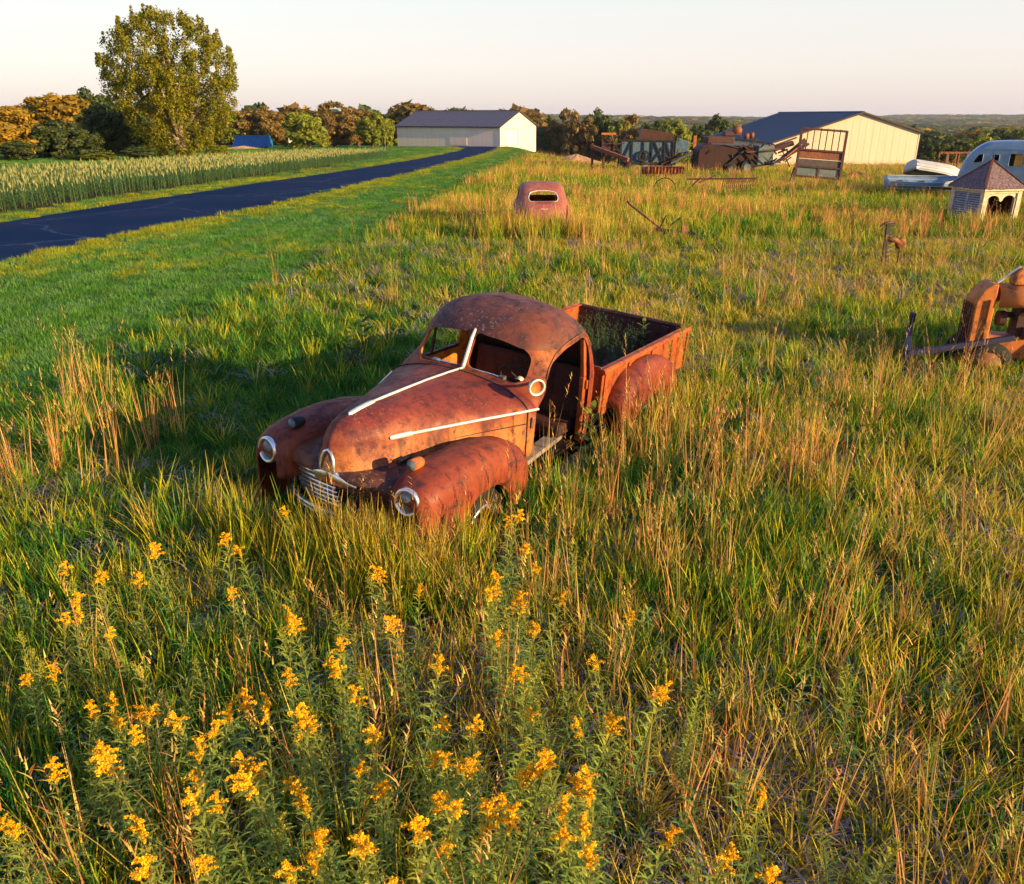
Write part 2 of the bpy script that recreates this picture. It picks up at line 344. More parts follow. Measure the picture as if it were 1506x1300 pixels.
def cab_ring(z, ins=0, N=72):
    w_, xf, xb, nf, nb = interp(z, CAB)
    pts = []
    for k in range(N):
        th = 2 * math.pi * k / N
        if math.cos(th) >= 0: x, y = superpt(th, max(xf - CX - ins, .005), max(w_ - ins, .005), nf)
        else: x, y = superpt(th, max(CX - xb - ins, .005), max(w_ - ins, .005), nb)
        pts.append((x + CX, y, z))
    return pts
def cab_solid(ins, z0, z1max):
    zs = [z for z in np.linspace(z0, 1.40, 28)] + [1.43, 1.46, 1.50, 1.535, 1.57, 1.585, 1.60, 1.615, 1.63, 1.643, 1.655, 1.665, 1.675, 1.683, 1.69, 1.698, 1.705, 1.71, 1.715, 1.72, 1.725, 1.729, 1.733]
    mb = MB(); rows = [cab_ring(z, ins) for z in zs]
    if ins: rows = [[(x, y, z - ins * max(0, (z - 1.3) / .43)) for x, y, z in r_] for r_ in rows]
    mb.grid(rows, closed=True)
    n_ = 72; top = (len(rows) - 1) * n_
    mb.f.append(tuple(range(n_ - 1, -1, -1))); mb.f.append(tuple(top + k for k in range(n_)))
    return mb
def boolean(base_mb, cutters, name, mat, parent):
    o = base_mb.build(name, mat, None, fixn=True); tmp = []
    for c_ in cutters:
        co = c_.build('cut', None, None, fixn=True); tmp.append(co)
        md = o.modifiers.new('b', 'BOOLEAN'); md.operation = 'DIFFERENCE'; md.solver = 'EXACT'; md.object = co
    dg = bpy.context.evaluated_depsgraph_get(); dg.update()
    me = bpy.data.meshes.new_from_object(o.evaluated_get(dg)); me.name = name
    o.modifiers.clear(); o.data = me
    if not me.materials: me.materials.append(mat)
    for t_ in tmp: bpy.data.objects.remove(t_, do_unlink=True)
    me.polygons.foreach_set('use_smooth', [True] * len(me.polygons)); me.set_sharp_from_angle(angle=R(38))
    o.parent = parent
    return o
door_l = rnd_poly([(.735, .33), (.735, .66), (.62, 1.0), (.46, 1.12), (.30, 1.33), (.12, 1.41), (-.27, 1.45), (-.335, 1.36), (-.345, .33)], .07)
win_r = rnd_poly([(.38, 1.07), (.24, 1.33), (.10, 1.395), (-.25, 1.41), (-.31, 1.34), (-.32, 1.07)], .06)
ws = rnd_poly([(.022, 1.225), (.50, 1.170), (.575, 1.20), (.565, 1.37), (.50, 1.435), (.28, 1.485), (.022, 1.505)], .06)
cuts = [cab_solid(.024, .30, 1)]
cuts[0].v = [(x, y, z) for x, y, z in cuts[0].v]
cuts.append(MB().prism(door_l, lambda u, v, t: (u, t, v), .50, 1.1))
cuts.append(MB().prism(win_r, lambda u, v, t: (u, t, v), -.50, -1.1))
cuts.append(MB().prism(ws, lambda u, v, t: (t, u, v), .22, 1.1))
cuts.append(MB().prism([(-a, b_) for a, b_ in ws], lambda u, v, t: (t, u, v), .22, 1.1))
cab = boolean(cab_solid(0, .36, 1), cuts, 'cab', M['roofrust'], truck)
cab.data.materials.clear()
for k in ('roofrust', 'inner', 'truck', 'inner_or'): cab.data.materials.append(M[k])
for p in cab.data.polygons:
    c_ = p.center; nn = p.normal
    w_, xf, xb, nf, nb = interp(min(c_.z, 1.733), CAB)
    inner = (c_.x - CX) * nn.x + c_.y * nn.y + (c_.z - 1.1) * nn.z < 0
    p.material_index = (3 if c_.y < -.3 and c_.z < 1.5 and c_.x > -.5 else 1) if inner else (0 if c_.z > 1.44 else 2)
for v in cab.data.vertices:                     # creased dent across the rear of the roof
    if v.co.z > 1.45: v.co.z -= .045 * math.exp(-((v.co.x + .33) / .07) ** 2 - ((v.co.y - .22) / .26) ** 2)
# hood
HOOD = [  # x, belt half width, top z, bottom half width
    (.66, .775, 1.200, .765), (.80, .715, 1.208, .735), (1.0, .630, 1.214, .67), (1.2, .545, 1.216, .60), (1.5, .425, 1.214, .50), (1.75, .325, 1.210, .42), (1.94, .262, 1.203, .37),
    (2.06, .222, 1.192, .345), (2.15, .184, 1.175, .32), (2.22, .150, 1.150, .28), (2.28, .113, 1.112, .225), (2.32, .080, 1.068, .165), (2.345, .050, 1.010, .11), (2.360, .024, .94, .055), (2.368, .004, .86, .012)]
ZB = 1.0
def hood_sec(x, N=22):
    wb, zt, wl_ = interp(x, HOOD)
    zb = min(ZB, zt - .10 - (0 if x < 2.2 else (x - 2.2) * .35)); z0 = .58 if x < 1.9 else lerp(.58, .70, (x - 1.9) / .46)
    half = []
    for k in range(5): t = k / 5; half.append((lerp(wl_, wb, t ** .8), lerp(z0, zb, t)))
    for k in range(N - 5):
        a = (k / (N - 6)) * math.pi / 2
        yy = wb * math.cos(a) ** (2 / 2.0); zz = zb + (zt - zb) * math.sin(a) ** (2 / 1.8)
        zz += .006 * math.exp(-(yy / .025) ** 2)
        half.append((yy, zz))
    return [(x, y, z) for y, z in half] + [(x, -y, z) for y, z in half[::-1][1:]]
xs_h = [.66, .73, .80, .9, 1.0, 1.1, 1.2, 1.35, 1.5, 1.62, 1.75, 1.85, 1.94, 2.0, 2.06, 2.11, 2.15, 2.19, 2.22, 2.25, 2.28, 2.30, 2.32, 2.335, 2.345, 2.352, 2.360, 2.368]
mb = MB(); mb.grid([hood_sec(x) for x in xs_h])
hood = mb.build('hood', M['hood'], truck, angle=60)
sm = hood.modifiers.new('s', 'SOLIDIFY'); sm.thickness = .006; sm.offset = -1
# apron between hood, fenders and grille
mb = MB(); rows = []
for i in range(15):
    u = i / 14 * 2 - 1; row = []
    xf = 2.35 - .16 * abs(u) ** 1.7; zf = .790 - .085 * abs(u) ** 1.5
    for j in range(13):
        t = j / 12
        if t < .7: x = lerp(1.30, xf - .06, t / .7); z = .80 + .02 * math.sin(t * 3) - .03 * abs(u)
        else: q = (t - .7) / .3; x = xf - .06 + .06 * math.sin(q * math.pi / 2); z = lerp(.80 - .03 * abs(u) + .014, zf - .03, 1 - math.cos(q * math.pi / 2))
        row.append((x, u * .56, z))
    rows.append(row)
mb.grid(rows, flip=True); ap = mb.build('apron', M['apronr'], truck, smooth=True)
sm = ap.modifiers.new('s', 'SOLIDIFY'); sm.thickness = .02; sm.offset = -1
# fenders
def fender(side, tab, yc, arch, zin, zbot):
    ax, az, ar = arch
    xs = sorted(set([t_[0] for t_ in tab] + [ax + ar * math.cos(a) for a in np.linspace(0, math.pi, 15)] + list(np.linspace(tab[-1][0], tab[0][0], 22))))
    rows = []
    for x in xs:
        zt, hw, sh = interp(x, tab); zs = zt - sh
        zb = zbot
        if abs(x - ax) < ar: zb = max(zbot, az + math.sqrt(max(ar * ar - (x - ax) ** 2, 0)))
        zs = max(zs, zb + .02) if zs < zb else zs
        zs = min(zs, zt - .01)
        row = [(x, side * (yc - hw), lerp(zin, zs, k / 3)) for k in range(3)]
        for k in range(17):
            a = math.pi * (1 - k / 16)
            row.append((x, side * (yc + hw * math.copysign(abs(math.cos(a)) ** (2 / 2.8), math.cos(a))), zs + (zt - zs) * math.sin(a) ** (2 / 2.5)))
        for k in range(1, 6): t = k / 5; row.append((x, side * (yc + hw - .03 * t * t), lerp(zs, zb, t)))
        row.append((x, side * (yc + hw - .055), zb + .004))
        rows.append(row)
    mb = MB()
    e0 = [(xs[0] + .0, side * yc, p[2] * .0 + lerp(p[2], .5, .2)) for p in rows[0]]; 
    mb.grid(rows, flip=side < 0); return mb
FF = [  # x, top z, half width, shoulder drop   (front to tail)
    (2.315, .735, .105, .10), (2.29, .80, .15, .14), (2.25, .848, .185, .18), (2.17, .890, .21, .21), (2.02, .920, .23, .24), (1.8, .938, .238, .26), (1.55, .938, .24, .27), (1.3, .91, .238, .26),
    (1.12, .865, .232, .24), (1.01, .805, .222, .22), (.94, .73, .205, .19), (.90, .65, .18, .15), (.88, .56, .14, .10)]
for side in (1, -1):
    mb = fender(side, FF, .69, (1.545, .30, .36), .55, .20)
    f_ = mb.build('front_fender', M['fender'], truck, angle=65)
    sm = f_.modifiers.new('s', 'SOLIDIFY'); sm.thickness = .008; sm.offset = -1
    lip = [(1.545 + .36 * math.cos(a), side * (.69 + .24 - .034), .30 + .36 * math.sin(a)) for a in np.linspace(.0, math.pi, 17)]
    MB().tube(lip, .011, 6).build('fender_lip', M['rust_br'], truck, smooth=True)
RF = [(-.80, .62, .10, .10), (-.83, .72, .135, .14), (-.90, .82, .16, .18), (-1.02, .90, .175, .22), (-1.2, .955, .18, .25), (-1.45, .985, .182, .27), (-1.7, .98, .18, .27), (-1.95, .93, .175, .25), (-2.15, .83, .165, .2), (-2.28, .70, .145, .16), (-2.34, .58, .11, .10)]
for side in (1, -1):
    mb = fender(side, RF, .80, (-1.55, .24, .37), .55, .26)
    f_ = mb.build('rear_fender', M['fender'], truck, angle=65)
    sm = f_.modifiers.new('s', 'SOLIDIFY'); sm.thickness = .008; sm.offset = -1
# headlights
for side in (1, -1):
    c0 = Vector((2.292, side * .70, .748)); ax = Vector((1, side * .10, .06)).normalized()
    mb = MB().lathe([(.05, -.22), (.08, -.12), (.099, -.02), (.099, .012)], c0, ax, 28)
    hl = mb.build('headlight', M['truck'], truck, smooth=True)
    MB().lathe([(.076, -.004), (.083, .018), (.093, .027), (.104, .022), (.109, .008), (.107, -.012), (.100, -.02)], c0, ax, 32).build('rim', M['chrome'], hl, smooth=True)
    MB().lathe([(.080, .006), (.065, .015), (.041, .023), (.017, .027), (0, .028)], c0, ax, 28).build('lens', M['lens'], hl, smooth=True)
    # parking lamp on the fender crown
    c1 = Vector((2.08, side * .60, .945)); ax = Vector((1, 0, .05)).normalized()
    mb = MB().lathe([(.0, -.075), (.03, -.07), (.042, -.05), (.046, .0), (.045, .05), (.04, .055)], c1, ax, 16)
    mb.box(c1 + Vector((-.01, 0, -.045)), (.05, .03, .05))
    pl = mb.build('parking_lamp', M['rust_or'] if side > 0 else M['black'], truck, angle=50)
    MB().lathe([(.041, .052), (.03, .066), (0, .072)], c1, ax, 16).build('lens', M['lens'], pl, smooth=True)
# grille bars (the far side still has its chrome bars) and lower valance
def arc(y): return 2.335 - .17 * abs(y / .56) ** 1.8
for k in range(7):
    z = .715 - k * .044; L0 = -.60 + .010 * k
    mb = MB(); yy = np.linspace(L0, .02 + .0 * k, 14)
    mb.tube([(arc(y) - .015 - .012 * k, y, z - .085 * abs(y / .56) ** 1.5 + .015) for y in yy], .015, 6)
    mb.build('grille_bar', M['chrome'], truck, smooth=True)
mb = MB()
for yy in (-.5, -.25, 0): mb.bar((arc(yy) - .05, yy, .75), (arc(yy) - .11, yy, .40), .02)
mb.grid([[(arc(y) - .12, y, z) for y in np.linspace(-.58, .58, 12)] for z in (.72, .30)])
mb.build('grille_backing', M['black'], truck)
mb = MB(); mb.tube([(arc(y) + .02, y, .455 - .05 * abs(y / .56)) for y in np.linspace(-.60, .05, 12)], .020, 8); mb.tube([(arc(y) + .0, y, .40 - .05 * abs(y / .56)) for y in np.linspace(-.52, .22, 12)], .016, 8)
gmd = mb
mb = MB(); mb.grid([[(arc(y) - .010 + dx, y, z - .085 * abs(y / .56) ** 1.5) for y in np.linspace(.04, .60, 12)] for dx, z in ((0, .775), (.012, .745), (.010, .70), (-.02, .645), (-.06, .625))])
mb.build('valance', M['apronr'], truck, smooth=True)
# panel gaps: hood to cowl, hood to fender, a torn hole beside the near lamp
for x0, w0 in ((.735, .010), (.73, .006)):
    pass
sec = [Vector(p) for p in hood_sec(.745)]; mb = MB(); mb.tube([Vector((p.x, p.y * 1.004, p.z + .003)) for p in sec], .006, 5); mb.build('hood_seam', M['black'], truck)
for side in (1, -1):
    mb = MB(); mb.tube([(x, side * (interp(x, HOOD)[0] + .004 + .01 * (1 - (x - .75) / 1.2)), .90 + .0 * x) for x in np.linspace(.76, 1.75, 14)], .0045, 5); mb.build('hood_seam', M['black'], truck)
MB().prism([(1.86, .79), (1.99, .80), (1.97, .86), (1.88, .87)], lambda u, v, k: (u, interp(u, HOOD)[2] * k - (.0), v), .93, 1.02).build('torn_panel', M['black'], truck)
mb = gmd
mb.build('grille_moulding', M['chrome'], truck, smooth=True)
# badge: flared chrome base with an arched frame round a copper triangle
mb = MB()
rows = [[(arc(y) + .012 + dx, y, .79 - .035 * (abs(y) / .16) ** 1.2 + dz * (1.15 - abs(y) * 3)) for y in np.linspace(-.25, .25, 17)] for dx, dz in ((-.07, .04), (0, .03), (.022, .004), (.018, -.035), (-.005, -.07))]
mb.grid(rows); bd = mb.build('badge', M['chrome'], truck, smooth=True)
def bz(y, z, x0): return (x0, y, z)
arch_o = [(-.062, .0), (-.066, .05), (-.056, .105), (-.032, .15), (0, .168), (.032, .15), (.056, .105), (.066, .05), (.062, 0)]
mb = MB(); mb.tube([(2.372 - z * .12, y, .80 + z) for y, z in arch_o], .012, 8); mb.build('arch', M['chrome'], bd, smooth=True)
MB().prism([(-.045, .0), (.045, 0), (.030, .07), (0, .135), (-.030, .07)], lambda u, v, t: (t - v * .12, u, .80 + v), 2.352, 2.378).build('shield', M['copper'], bd, bevel=.004)
# bright strips
def strip(path, wd, th, up):
    mb = MB(); rows = []
    for i, p in enumerate(path):
        p = Vector(p[:3]); w_ = path[i][3] if len(path[i]) > 3 else wd
        t = Vector(path[min(i + 1, len(path) - 1)][:3]) - Vector(path[max(i - 1, 0)][:3]); t.normalize()
        n_ = Vector(up(p)).normalized(); s_ = t.cross(n_).normalized()
        rows.append([p - s_ * w_ / 2 - n_ * .004, p - s_ * w_ * .42 + n_ * th * .8, p + n_ * th, p + s_ * w_ * .42 + n_ * th * .8, p + s_ * w_ / 2 - n_ * .004])
    mb.grid(rows); return mb
path = []
for x in (2.135, 2.12, 2.09, 2.03, 1.93, 1.86, 1.855, 1.7, 1.5, 1.3, 1.1, .9, .75, .665):
    wb, zt, _ = interp(x, HOOD); path.append((x, 0, zt + .007, .012 if x > 2.13 else .034 if x > 2.1 else .046 if x > 1.857 else .024))
strip(path, .024, .010, lambda p: (.08, 0, 1)).build('hood_strip', M['trim'], truck, smooth=True)
MB().tube([(.675, 0, 1.205), (.655, 0, 1.235), (.60, 0, 1.35), (.55, 0, 1.46), (.50, 0, 1.53)], [.016, .018, .018, .017, .012], 8).build('windshield_bar', M['trim'], truck, smooth=True)
for side in (1, -1):
    path = []
    for x in (1.965, 1.955, 1.93, 1.87, 1.78, 1.775, 1.5, 1.2, 1.0, .8, .64):
        wb, zt, _ = interp(x, HOOD); path.append((x, side * (wb + .004), 1.012, .012 if x > 1.96 else .036 if x > 1.778 else .020))
    if side > 0: path = path
    mb = strip(path, .02, .012, lambda p: (.36, side, .1)); mb.build('belt_strip', M['trim'], truck, smooth=True)
# cowl: hinge plate, wipers, spotlight
MB().box((.70, .772, .90), (.028, .012, .10)).build('door_hinge', M['chrome'], truck, bevel=.003)
for side in (1, -1):
    mb = MB(); y0 = side * .36
    mb.tube([(.60, y0, 1.185), (.615, y0 * .8, 1.20), (.648, side * .06, 1.215)], .006, 6); mb.box((.585, y0, 1.18), (.05, .06, .03))
    mb.build('wiper', M['chrome'], truck, smooth=False)
c0 = Vector((.79, .83, 1.255)); ax = Vector((.55, .83, -.05)).normalized()
mb = MB().lathe([(0, -.11), (.03, -.09), (.058, -.05), (.068, -.01), (.068, .0)], c0, ax, 24); mb.tube([c0 - ax * .09, (.62, .74, 1.22), (.52, .68, 1.20)], .012, 6)
sl = mb.build('spotlight', M['chrome'], truck, smooth=True)
MB().lathe([(.056, .0), (.061, .012), (.070, .014), (.076, .006), (.074, -.008), (.066, -.012)], c0, ax, 28).build('rim', M['trim'], sl, smooth=True)
MB().lathe([(.060, .0), (.046, -.010), (.027, -.023), (.0, -.03)], c0, ax, 24).build('bowl', M['rust_or'], sl, smooth=True)
# interior: dash, steering wheel, floor, seat frame, inner door posts
MB().box((.52, 0, 1.06), (.12, 1.30, .20)).build('dashboard', M['inner'], truck, bevel=.03)
cw = Vector((.27, .36, 1.08)); axw = Vector((-.78, 0, .62)).normalized(); ux = Vector((0, 1, 0)); uy = axw.cross(ux)
mb = MB(); mb.tube([cw + (ux * math.cos(a) + uy * math.sin(a)) * .205 for a in np.linspace(0, 2 * math.pi, 33)[:-1]], .011, 8, closed=True)
for a in (0.2, 2.0, 4.1): mb.tube([cw, cw + (ux * math.cos(a) + uy * math.sin(a)) * .2], .008, 6)
mb.tube([cw, cw - axw * .5], .018, 8)
sw = mb.build('steering_wheel', M['black'], truck, smooth=True)
MB().lathe([(0, .03), (.03, .025), (.045, .0), (.04, -.02)], cw, axw, 14).build('horn_button', M['trim'], sw, smooth=True)
MB().box((.08, 0, .39), (1.30, 1.46, .03)).build('floor_pan', M['inner'], truck)
mb = MB(); mb.box((-.28, 0, .52), (.42, 1.25, .12)); mb.box((-.50, 0, .80), (.10, 1.25, .55), Euler((0, R(-8), 0)))
mb.build('seat_frame', M['rust_dk'], truck, bevel=.03)
mb = MB(); 
for yy in (.735,):
    mb.bar((-.335, yy - .02, .40), (-.335, yy - .03, 1.05), (.05, .09)); mb.bar((-.335, yy - .03, 1.05), (-.325, yy - .07, 1.42), (.045, .07)); mb.box((-.325, yy + .012, .98), (.03, .02, .09))
mb.build('door_post', M['bedrust'], truck, bevel=.008)
mb = MB(); mb.bar((.16, -.735, 1.06), (.13, -.70, 1.40), .022); mb.bar((.34, -.74, 1.065), (-.3, -.745, 1.065), .03)
mb.build('window_frame', M['rust_dk'], truck)
# running boards
for side in (1, -1):
    mb = MB(); mb.box((-.07, side * .86, .31), (1.75, .19, .035)); mb.box((-.07, side * .965, .285), (1.75, .03, .07))
    mb.build('running_board', M['boardwood'], truck, bevel=.008)
# load bed
mb = MB(); mb.box((-1.82, 0, .60), (2.36, 1.44, .04)); mb.build('bed_floor', M['rust_dk'], truck)
for side in (1, -1):
    mb = MB(); y0 = side * .752
    mb.box((-1.815, y0, .79), (2.37, .022, .46))
    for x in (-.70, -1.25, -1.85, -2.45, -2.93): mb.box((x, y0 + side * .014, .80), (.055, .03, .44))
    mb.tube([(-.63, y0 + side * .012, 1.03), (-2.99, y0 + side * .012, 1.03)], .027, 10)
    mb.box((-1.815, y0 - side * .02, 1.045), (2.36, .06, .012))
    mb.build('bed_side', M['bedrust'], truck, bevel=.004)
mb = MB(); mb.box((-2.995, 0, .82), (.022, 1.46, .44)); mb.tube([(-2.995, -.74, 1.03), (-2.995, .74, 1.03)], .024, 10)
for yy in (-.45, 0, .45): mb.box((-2.98, yy, .82), (.02, .10, .36))
mb.build('tailgate', M['rust_dk'], truck, bevel=.004)
mb = MB(); mb.box((-.655, 0, .84), (.022, 1.46, .46)); mb.build('bed_front', M['bedrust'], truck)
# wheels
for (x, y) in ((1.545, .80), (1.545, -.80), (-1.55, .83), (-1.55, -.83)):
    s_ = 1 if y > 0 else -1; c0 = Vector((x, y - s_ * .02, .27))
    wh = MB().lathe([(.19, -.075), (.27, -.085), (.325, -.07), (.345, -.03), (.345, .03), (.325, .07), (.27, .085), (.20, .078)], c0, (0, s_, 0), 32).build('wheel', M['tyre'], truck, smooth=True)
    MB().lathe([(.205, .074), (.19, .09), (.165, .085), (.15, .05), (.14, .02), (.09, .04), (.05, .06), (0, .065)], c0, (0, s_, 0), 28).build('rim', M['rust_dk'], wh, smooth=True)
    MB().lathe([(.212, .086), (.205, .098), (.185, .096), (.175, .084)], c0, (0, s_, 0), 28).build('trim_ring', M['chrome'], wh, smooth=True)
MB().box((-.55, 0, .42), (4.7, .75, .06)).build('chassis', M['rust_dk'], truck)

# drip rails above the doors
def cab_y(x, z):
    w_, xf, xb, nf, nb = interp(z, CAB)
    q = min(1, abs((x - CX) / ((xf - CX) if x > CX else (CX - xb)))); n_ = nf if x > CX else nb
    return w_ * (1 - q ** n_) ** (1 / n_)
for side in (1, -1):
    pth = [(.40, 1.20), (.34, 1.29), (.26, 1.38), (.15, 1.435), (0, 1.462), (-.15, 1.475), (-.30, 1.478), (-.385, 1.43), (-.40, 1.34)]
    MB().tube([(x, side * (cab_y(x, z) + .004), z) for x, z in pth], .009, 6).build('drip_rail', M['rust_br'], truck, smooth=True)
# years of knocks: shallow irregular dents in the sheet metal
from mathutils import noise as mnoise
for o in list(truck.children):
    if o.name.split('.')[0] in ('hood', 'front_fender', 'rear_fender', 'cab', 'apron', 'bed_side', 'running_board', 'tailgate'):
        k = .010 if 'bed' in o.name or 'tail' in o.name else .009
        off = Vector((hash(o.name) % 7 * 0, len(o.name) * 3.1, 0)); me = o.data
        nr = [v.normal.copy() for v in me.vertices]
        for v, n_ in zip(me.vertices, nr):
            if o.name == 'cab' and v.co.z < 1.44: continue
            v.co += n_ * (mnoise.noise(v.co * 4.2 + off) * k + mnoise.noise(v.co * 11 + off) * k * .35)
        me.update()
# ------------------------------------------------------------------ barns
def siding(name, col, sc=1.0):
    m, n, l, b = newmat(name); tc = n.new('ShaderNodeTexCoord')
    mp = n.new('ShaderNodeMapping'); mp.inputs['Scale'].default_value = (1, 1, .15); l.new(tc.outputs['Object'], mp.inputs[0])
    t = noise(n, l, 1.4, 5, .6, mp.outputs[0]); r = ramp(n, [(.3, tuple(c * .93 for c in col)), (.7, tuple(min(1, c * 1.05) for c in col))]); l.new(t.outputs[0], r.inputs[0])
    l.new(r.outputs[0], b.inputs['Base Color']); b.inputs['Roughness'].default_value = .55
    return m
M['cream'] = siding('cream_steel_siding', (.82, .64, .50)); M['door_w'] = siding('white_door_panel', (.74, .70, .62))
M['roofblue'] = siding('dark_steel_roof', (.035, .055, .10)); M['roofgrey'] = siding('slate_steel_roof', (.055, .052, .08)); M['trimbr'] = plain('brown_trim', (.07, .05, .05), .6)
def gable_barn(name, label, W_, L, hl, hr, hp, ridge, roofmat, loc, rz):
    """gable end on local y=0 facing -y, x across, body runs to +y"""
    t = thing(name, label, 'barn', loc, (0, 0, rz))
    prof = [(0, -1.5), (0, hl), (ridge, hp), (W_, hr), (W_, -1.5)]
    MB().prism(prof, lambda u, v, k: (u, k, v), 0, L).build('wall', M['cream'], t, fixn=True)
    mb = MB(); ov = .35; th = .10
    sl = (hp - hl) / ridge; sr = (hp - hr) / (W_ - ridge)
    for (x0, z0, x1, z1) in ((-ov, hl - ov * sl, ridge, hp), (W_ + ov, hr - ov * sr, ridge, hp)):
        mb.prism([(x0, z0 + .02), (x1, z1 + .02), (x1, z1 + .02 + th), (x0, z0 + .02 + th)], lambda u, v, k: (u, k, v), -ov, L + ov)
    d = 1 if True else 0
    roof = mb.build('roof', roofmat, t, fixn=True)
    mb = MB()
    for q in range(int(L / .9)):                       # standing ribs
        y = .2 + q * .9
        for (x0, z0, x1, z1) in ((-ov, hl - ov * sl, ridge, hp), (W_ + ov, hr - ov * sr, ridge, hp)):
            mb.bar((x0, y, z0 + .14), (x1, y, z1 + .14), (.06, .04))
    mb.tube([(ridge, -ov, hp + .14), (ridge, L + ov, hp + .14)], .12, 6)
    mb.build('ridge_cap', roofmat, roof)
    mb = MB()
    for (x0, z0, x1, z1) in ((-ov, hl - ov * sl, ridge, hp), (W_ + ov, hr - ov * sr, ridge, hp)):
        mb.bar((x0, -ov - .02, z0 + .06), (x1, -ov - .02, z1 + .06), (.05, .2)); mb.bar((x0, -ov, z0 + .02), (x0, L + ov, z0 + .02), (.08, .2))
    mb.build('fascia', M['trimbr'], t)
    for x in (0, W_):
        MB().box((x, -.012, (hl if x == 0 else hr) / 2), (.14, .05, (hl if x == 0 else hr) - .1)).build('corner_trim', M['trimbr'] if roofmat is M['roofgrey'] else M['cream'], t)
    mb = MB()
    for q in range(1, int(W_ / .9)):
        x = q * .9; zt = (hl + sl * x) if x < ridge else hr + sr * (W_ - x); mb.box((x, -.003, zt / 2 - .2), (.05, .022, zt - .25))
    mb.build('siding_ribs', M['cream'], t)
    return t
c0 = W(735, 168)
b1 = gable_barn('pole_barn', 'long cream metal barn with a slate roof at the far end of the drive', 15.0, 24.5, 3.55, 3.55, 6.3, 7.5, M['roofgrey'], (c0.x, c0.y, c0.z + .1), math.atan2(.87, .49))
d1 = MB().box((4.6, -.03, 1.55), (4.4, .05, 3.0)).build('garage_door', M['door_w'], b1, bevel=.01)
mb = MB()
for z in (.6, 1.2, 1.8, 2.4): mb.box((4.6, -.06, z), (4.3, .015, .03))
mb.box((6.9, -.04, 1.6), (.14, .06, 3.1)); mb.box((4.6, -.05, 3.1), (4.6, .05, .10)); mb.build('door_frame', M['trimbr'], d1)
MB().box((7.5, -.03, 4.9), (.35, .05, .25)).build('vent', M['black'], b1)
mb = MB().box((-.03, 9.5, 1.5), (.05, 4.0, 2.9)); mb.build('sliding_door', M['cream'], b1)
MB().box((-.07, 9.5, 3.0), (.08, 8, .10)).build('door_track', M['door_w'], b1)
M['cream'] = siding('tan_steel_siding', (.60, .49, .36))
c1 = W(1134, 112)
b2 = gable_barn('pole_barn', 'large cream metal barn with a dark blue roof behind the old machinery', 18.6, 35, 2.9, 4.2, 6.45, 10.9, M['roofblue'], (c1.x, 112, -3.1), 0)

# ------------------------------------------------------------------ blue roll-off container, small machine, dirt heap
p = W(341, 150); q = W(397, 150)
M['blue'] = plain('blue_painted_steel', (.015, .16, .50), .5, 0, .2, 3); M['gravel'] = plain('tan_gravel', (.42, .24, .13), .95, 0, .35, 3, .6)
t = thing('dump_container', 'bright blue open container parked under the trees left of the barn', 'container', (p.x, 150, p.z), (0, 0, R(4)))
L_ = (q - p).length; mb = MB(); mb.prism([(0, .2), (L_, .2), (L_, 2.0), (.9, 2.0)], lambda u, v, k: (u, k, v), 0, 2.4); mb.build('body', M['blue'], t, fixn=True)
mb = MB()
for k in range(1, 8): mb.box((.6 + k * L_ / 8.6, -.05, 1.05), (.12, .1, 1.6))
mb.box((L_ / 2 + .3, -.06, 2.0), (L_ - .7, .14, .14)); mb.build('rib', M['blue'], t)
for x in (.8, L_ - .8): MB().lathe([(0, -.2), (.35, -.2), (.35, .2), (0, .2)], (x, .3, .25), (0, 1, 0), 14).build('roller', M['black'], t)
def heap(name, label, cat, loc, rx, ry, h, mat, seed):
    rnd = random.Random(seed); ph = [rnd.uniform(0, 6.3) for _ in range(6)]; mb = MB(); rows = []
    for i in range(14):
        r_ = i / 13; row = []
        for k in range(40):
            a = 2 * math.pi * k / 40; e = 1 + .18 * math.sin(2 * a + ph[0]) + .1 * math.sin(5 * a + ph[1])
            z = h * (1 - r_) ** 1.0 * (1 + .12 * math.sin(7 * a + ph[2] + r_ * 4)) + (-.4 if i == 13 else 0) + rnd.uniform(-.03, .03) * h
            row.append((math.cos(a) * rx * r_ * e, math.sin(a) * ry * r_ * e, z))
        rows.append(row)
    mb.grid(rows, closed=True); o = mb.build(name, mat, None, smooth=True, fixn=True); o.location = loc
    return tag(o, label, cat)
p = W(365, 140); heap('dirt_heap', 'low brown dirt heap in front of the blue container', 'heap', (p.x - 1.0, 141, p.z), 3.0, 1.3, .42, M['gravel'], 3)
p = W(843, 90); heap('gravel_heap', 'tan gravel heap behind the rusty beams beside the lawn', 'heap', (p.x + .4, 92, p.z), 3.4, 1.8, .85, M['gravel'], 5)
p = W(433, 155)
t = thing('old_truck_cab', 'small pale machine half hidden by the yellow green tree', 'machine', (p.x, 155, p.z))
mb = MB(); mb.box((0, 0, 1.35), (1.6, 1.6, 1.5)); mb.box((1.3, 0, .8), (1.4, 1.5, .9)); mb.build('cab', M['door_w'], t, bevel=.12)
mb = MB(); mb.box((0, -.81, 1.55), (1.1, .03, .6)); mb.build('window', M['black'], t)
for x in (-.5, 1.5): MB().lathe([(0, -.15), (.42, -.15), (.45, -.05), (.45, .05), (.42, .15), (0, .15)], (x, -.75, .42), (0, 1, 0), 16).build('wheel', M['tyre'], t)

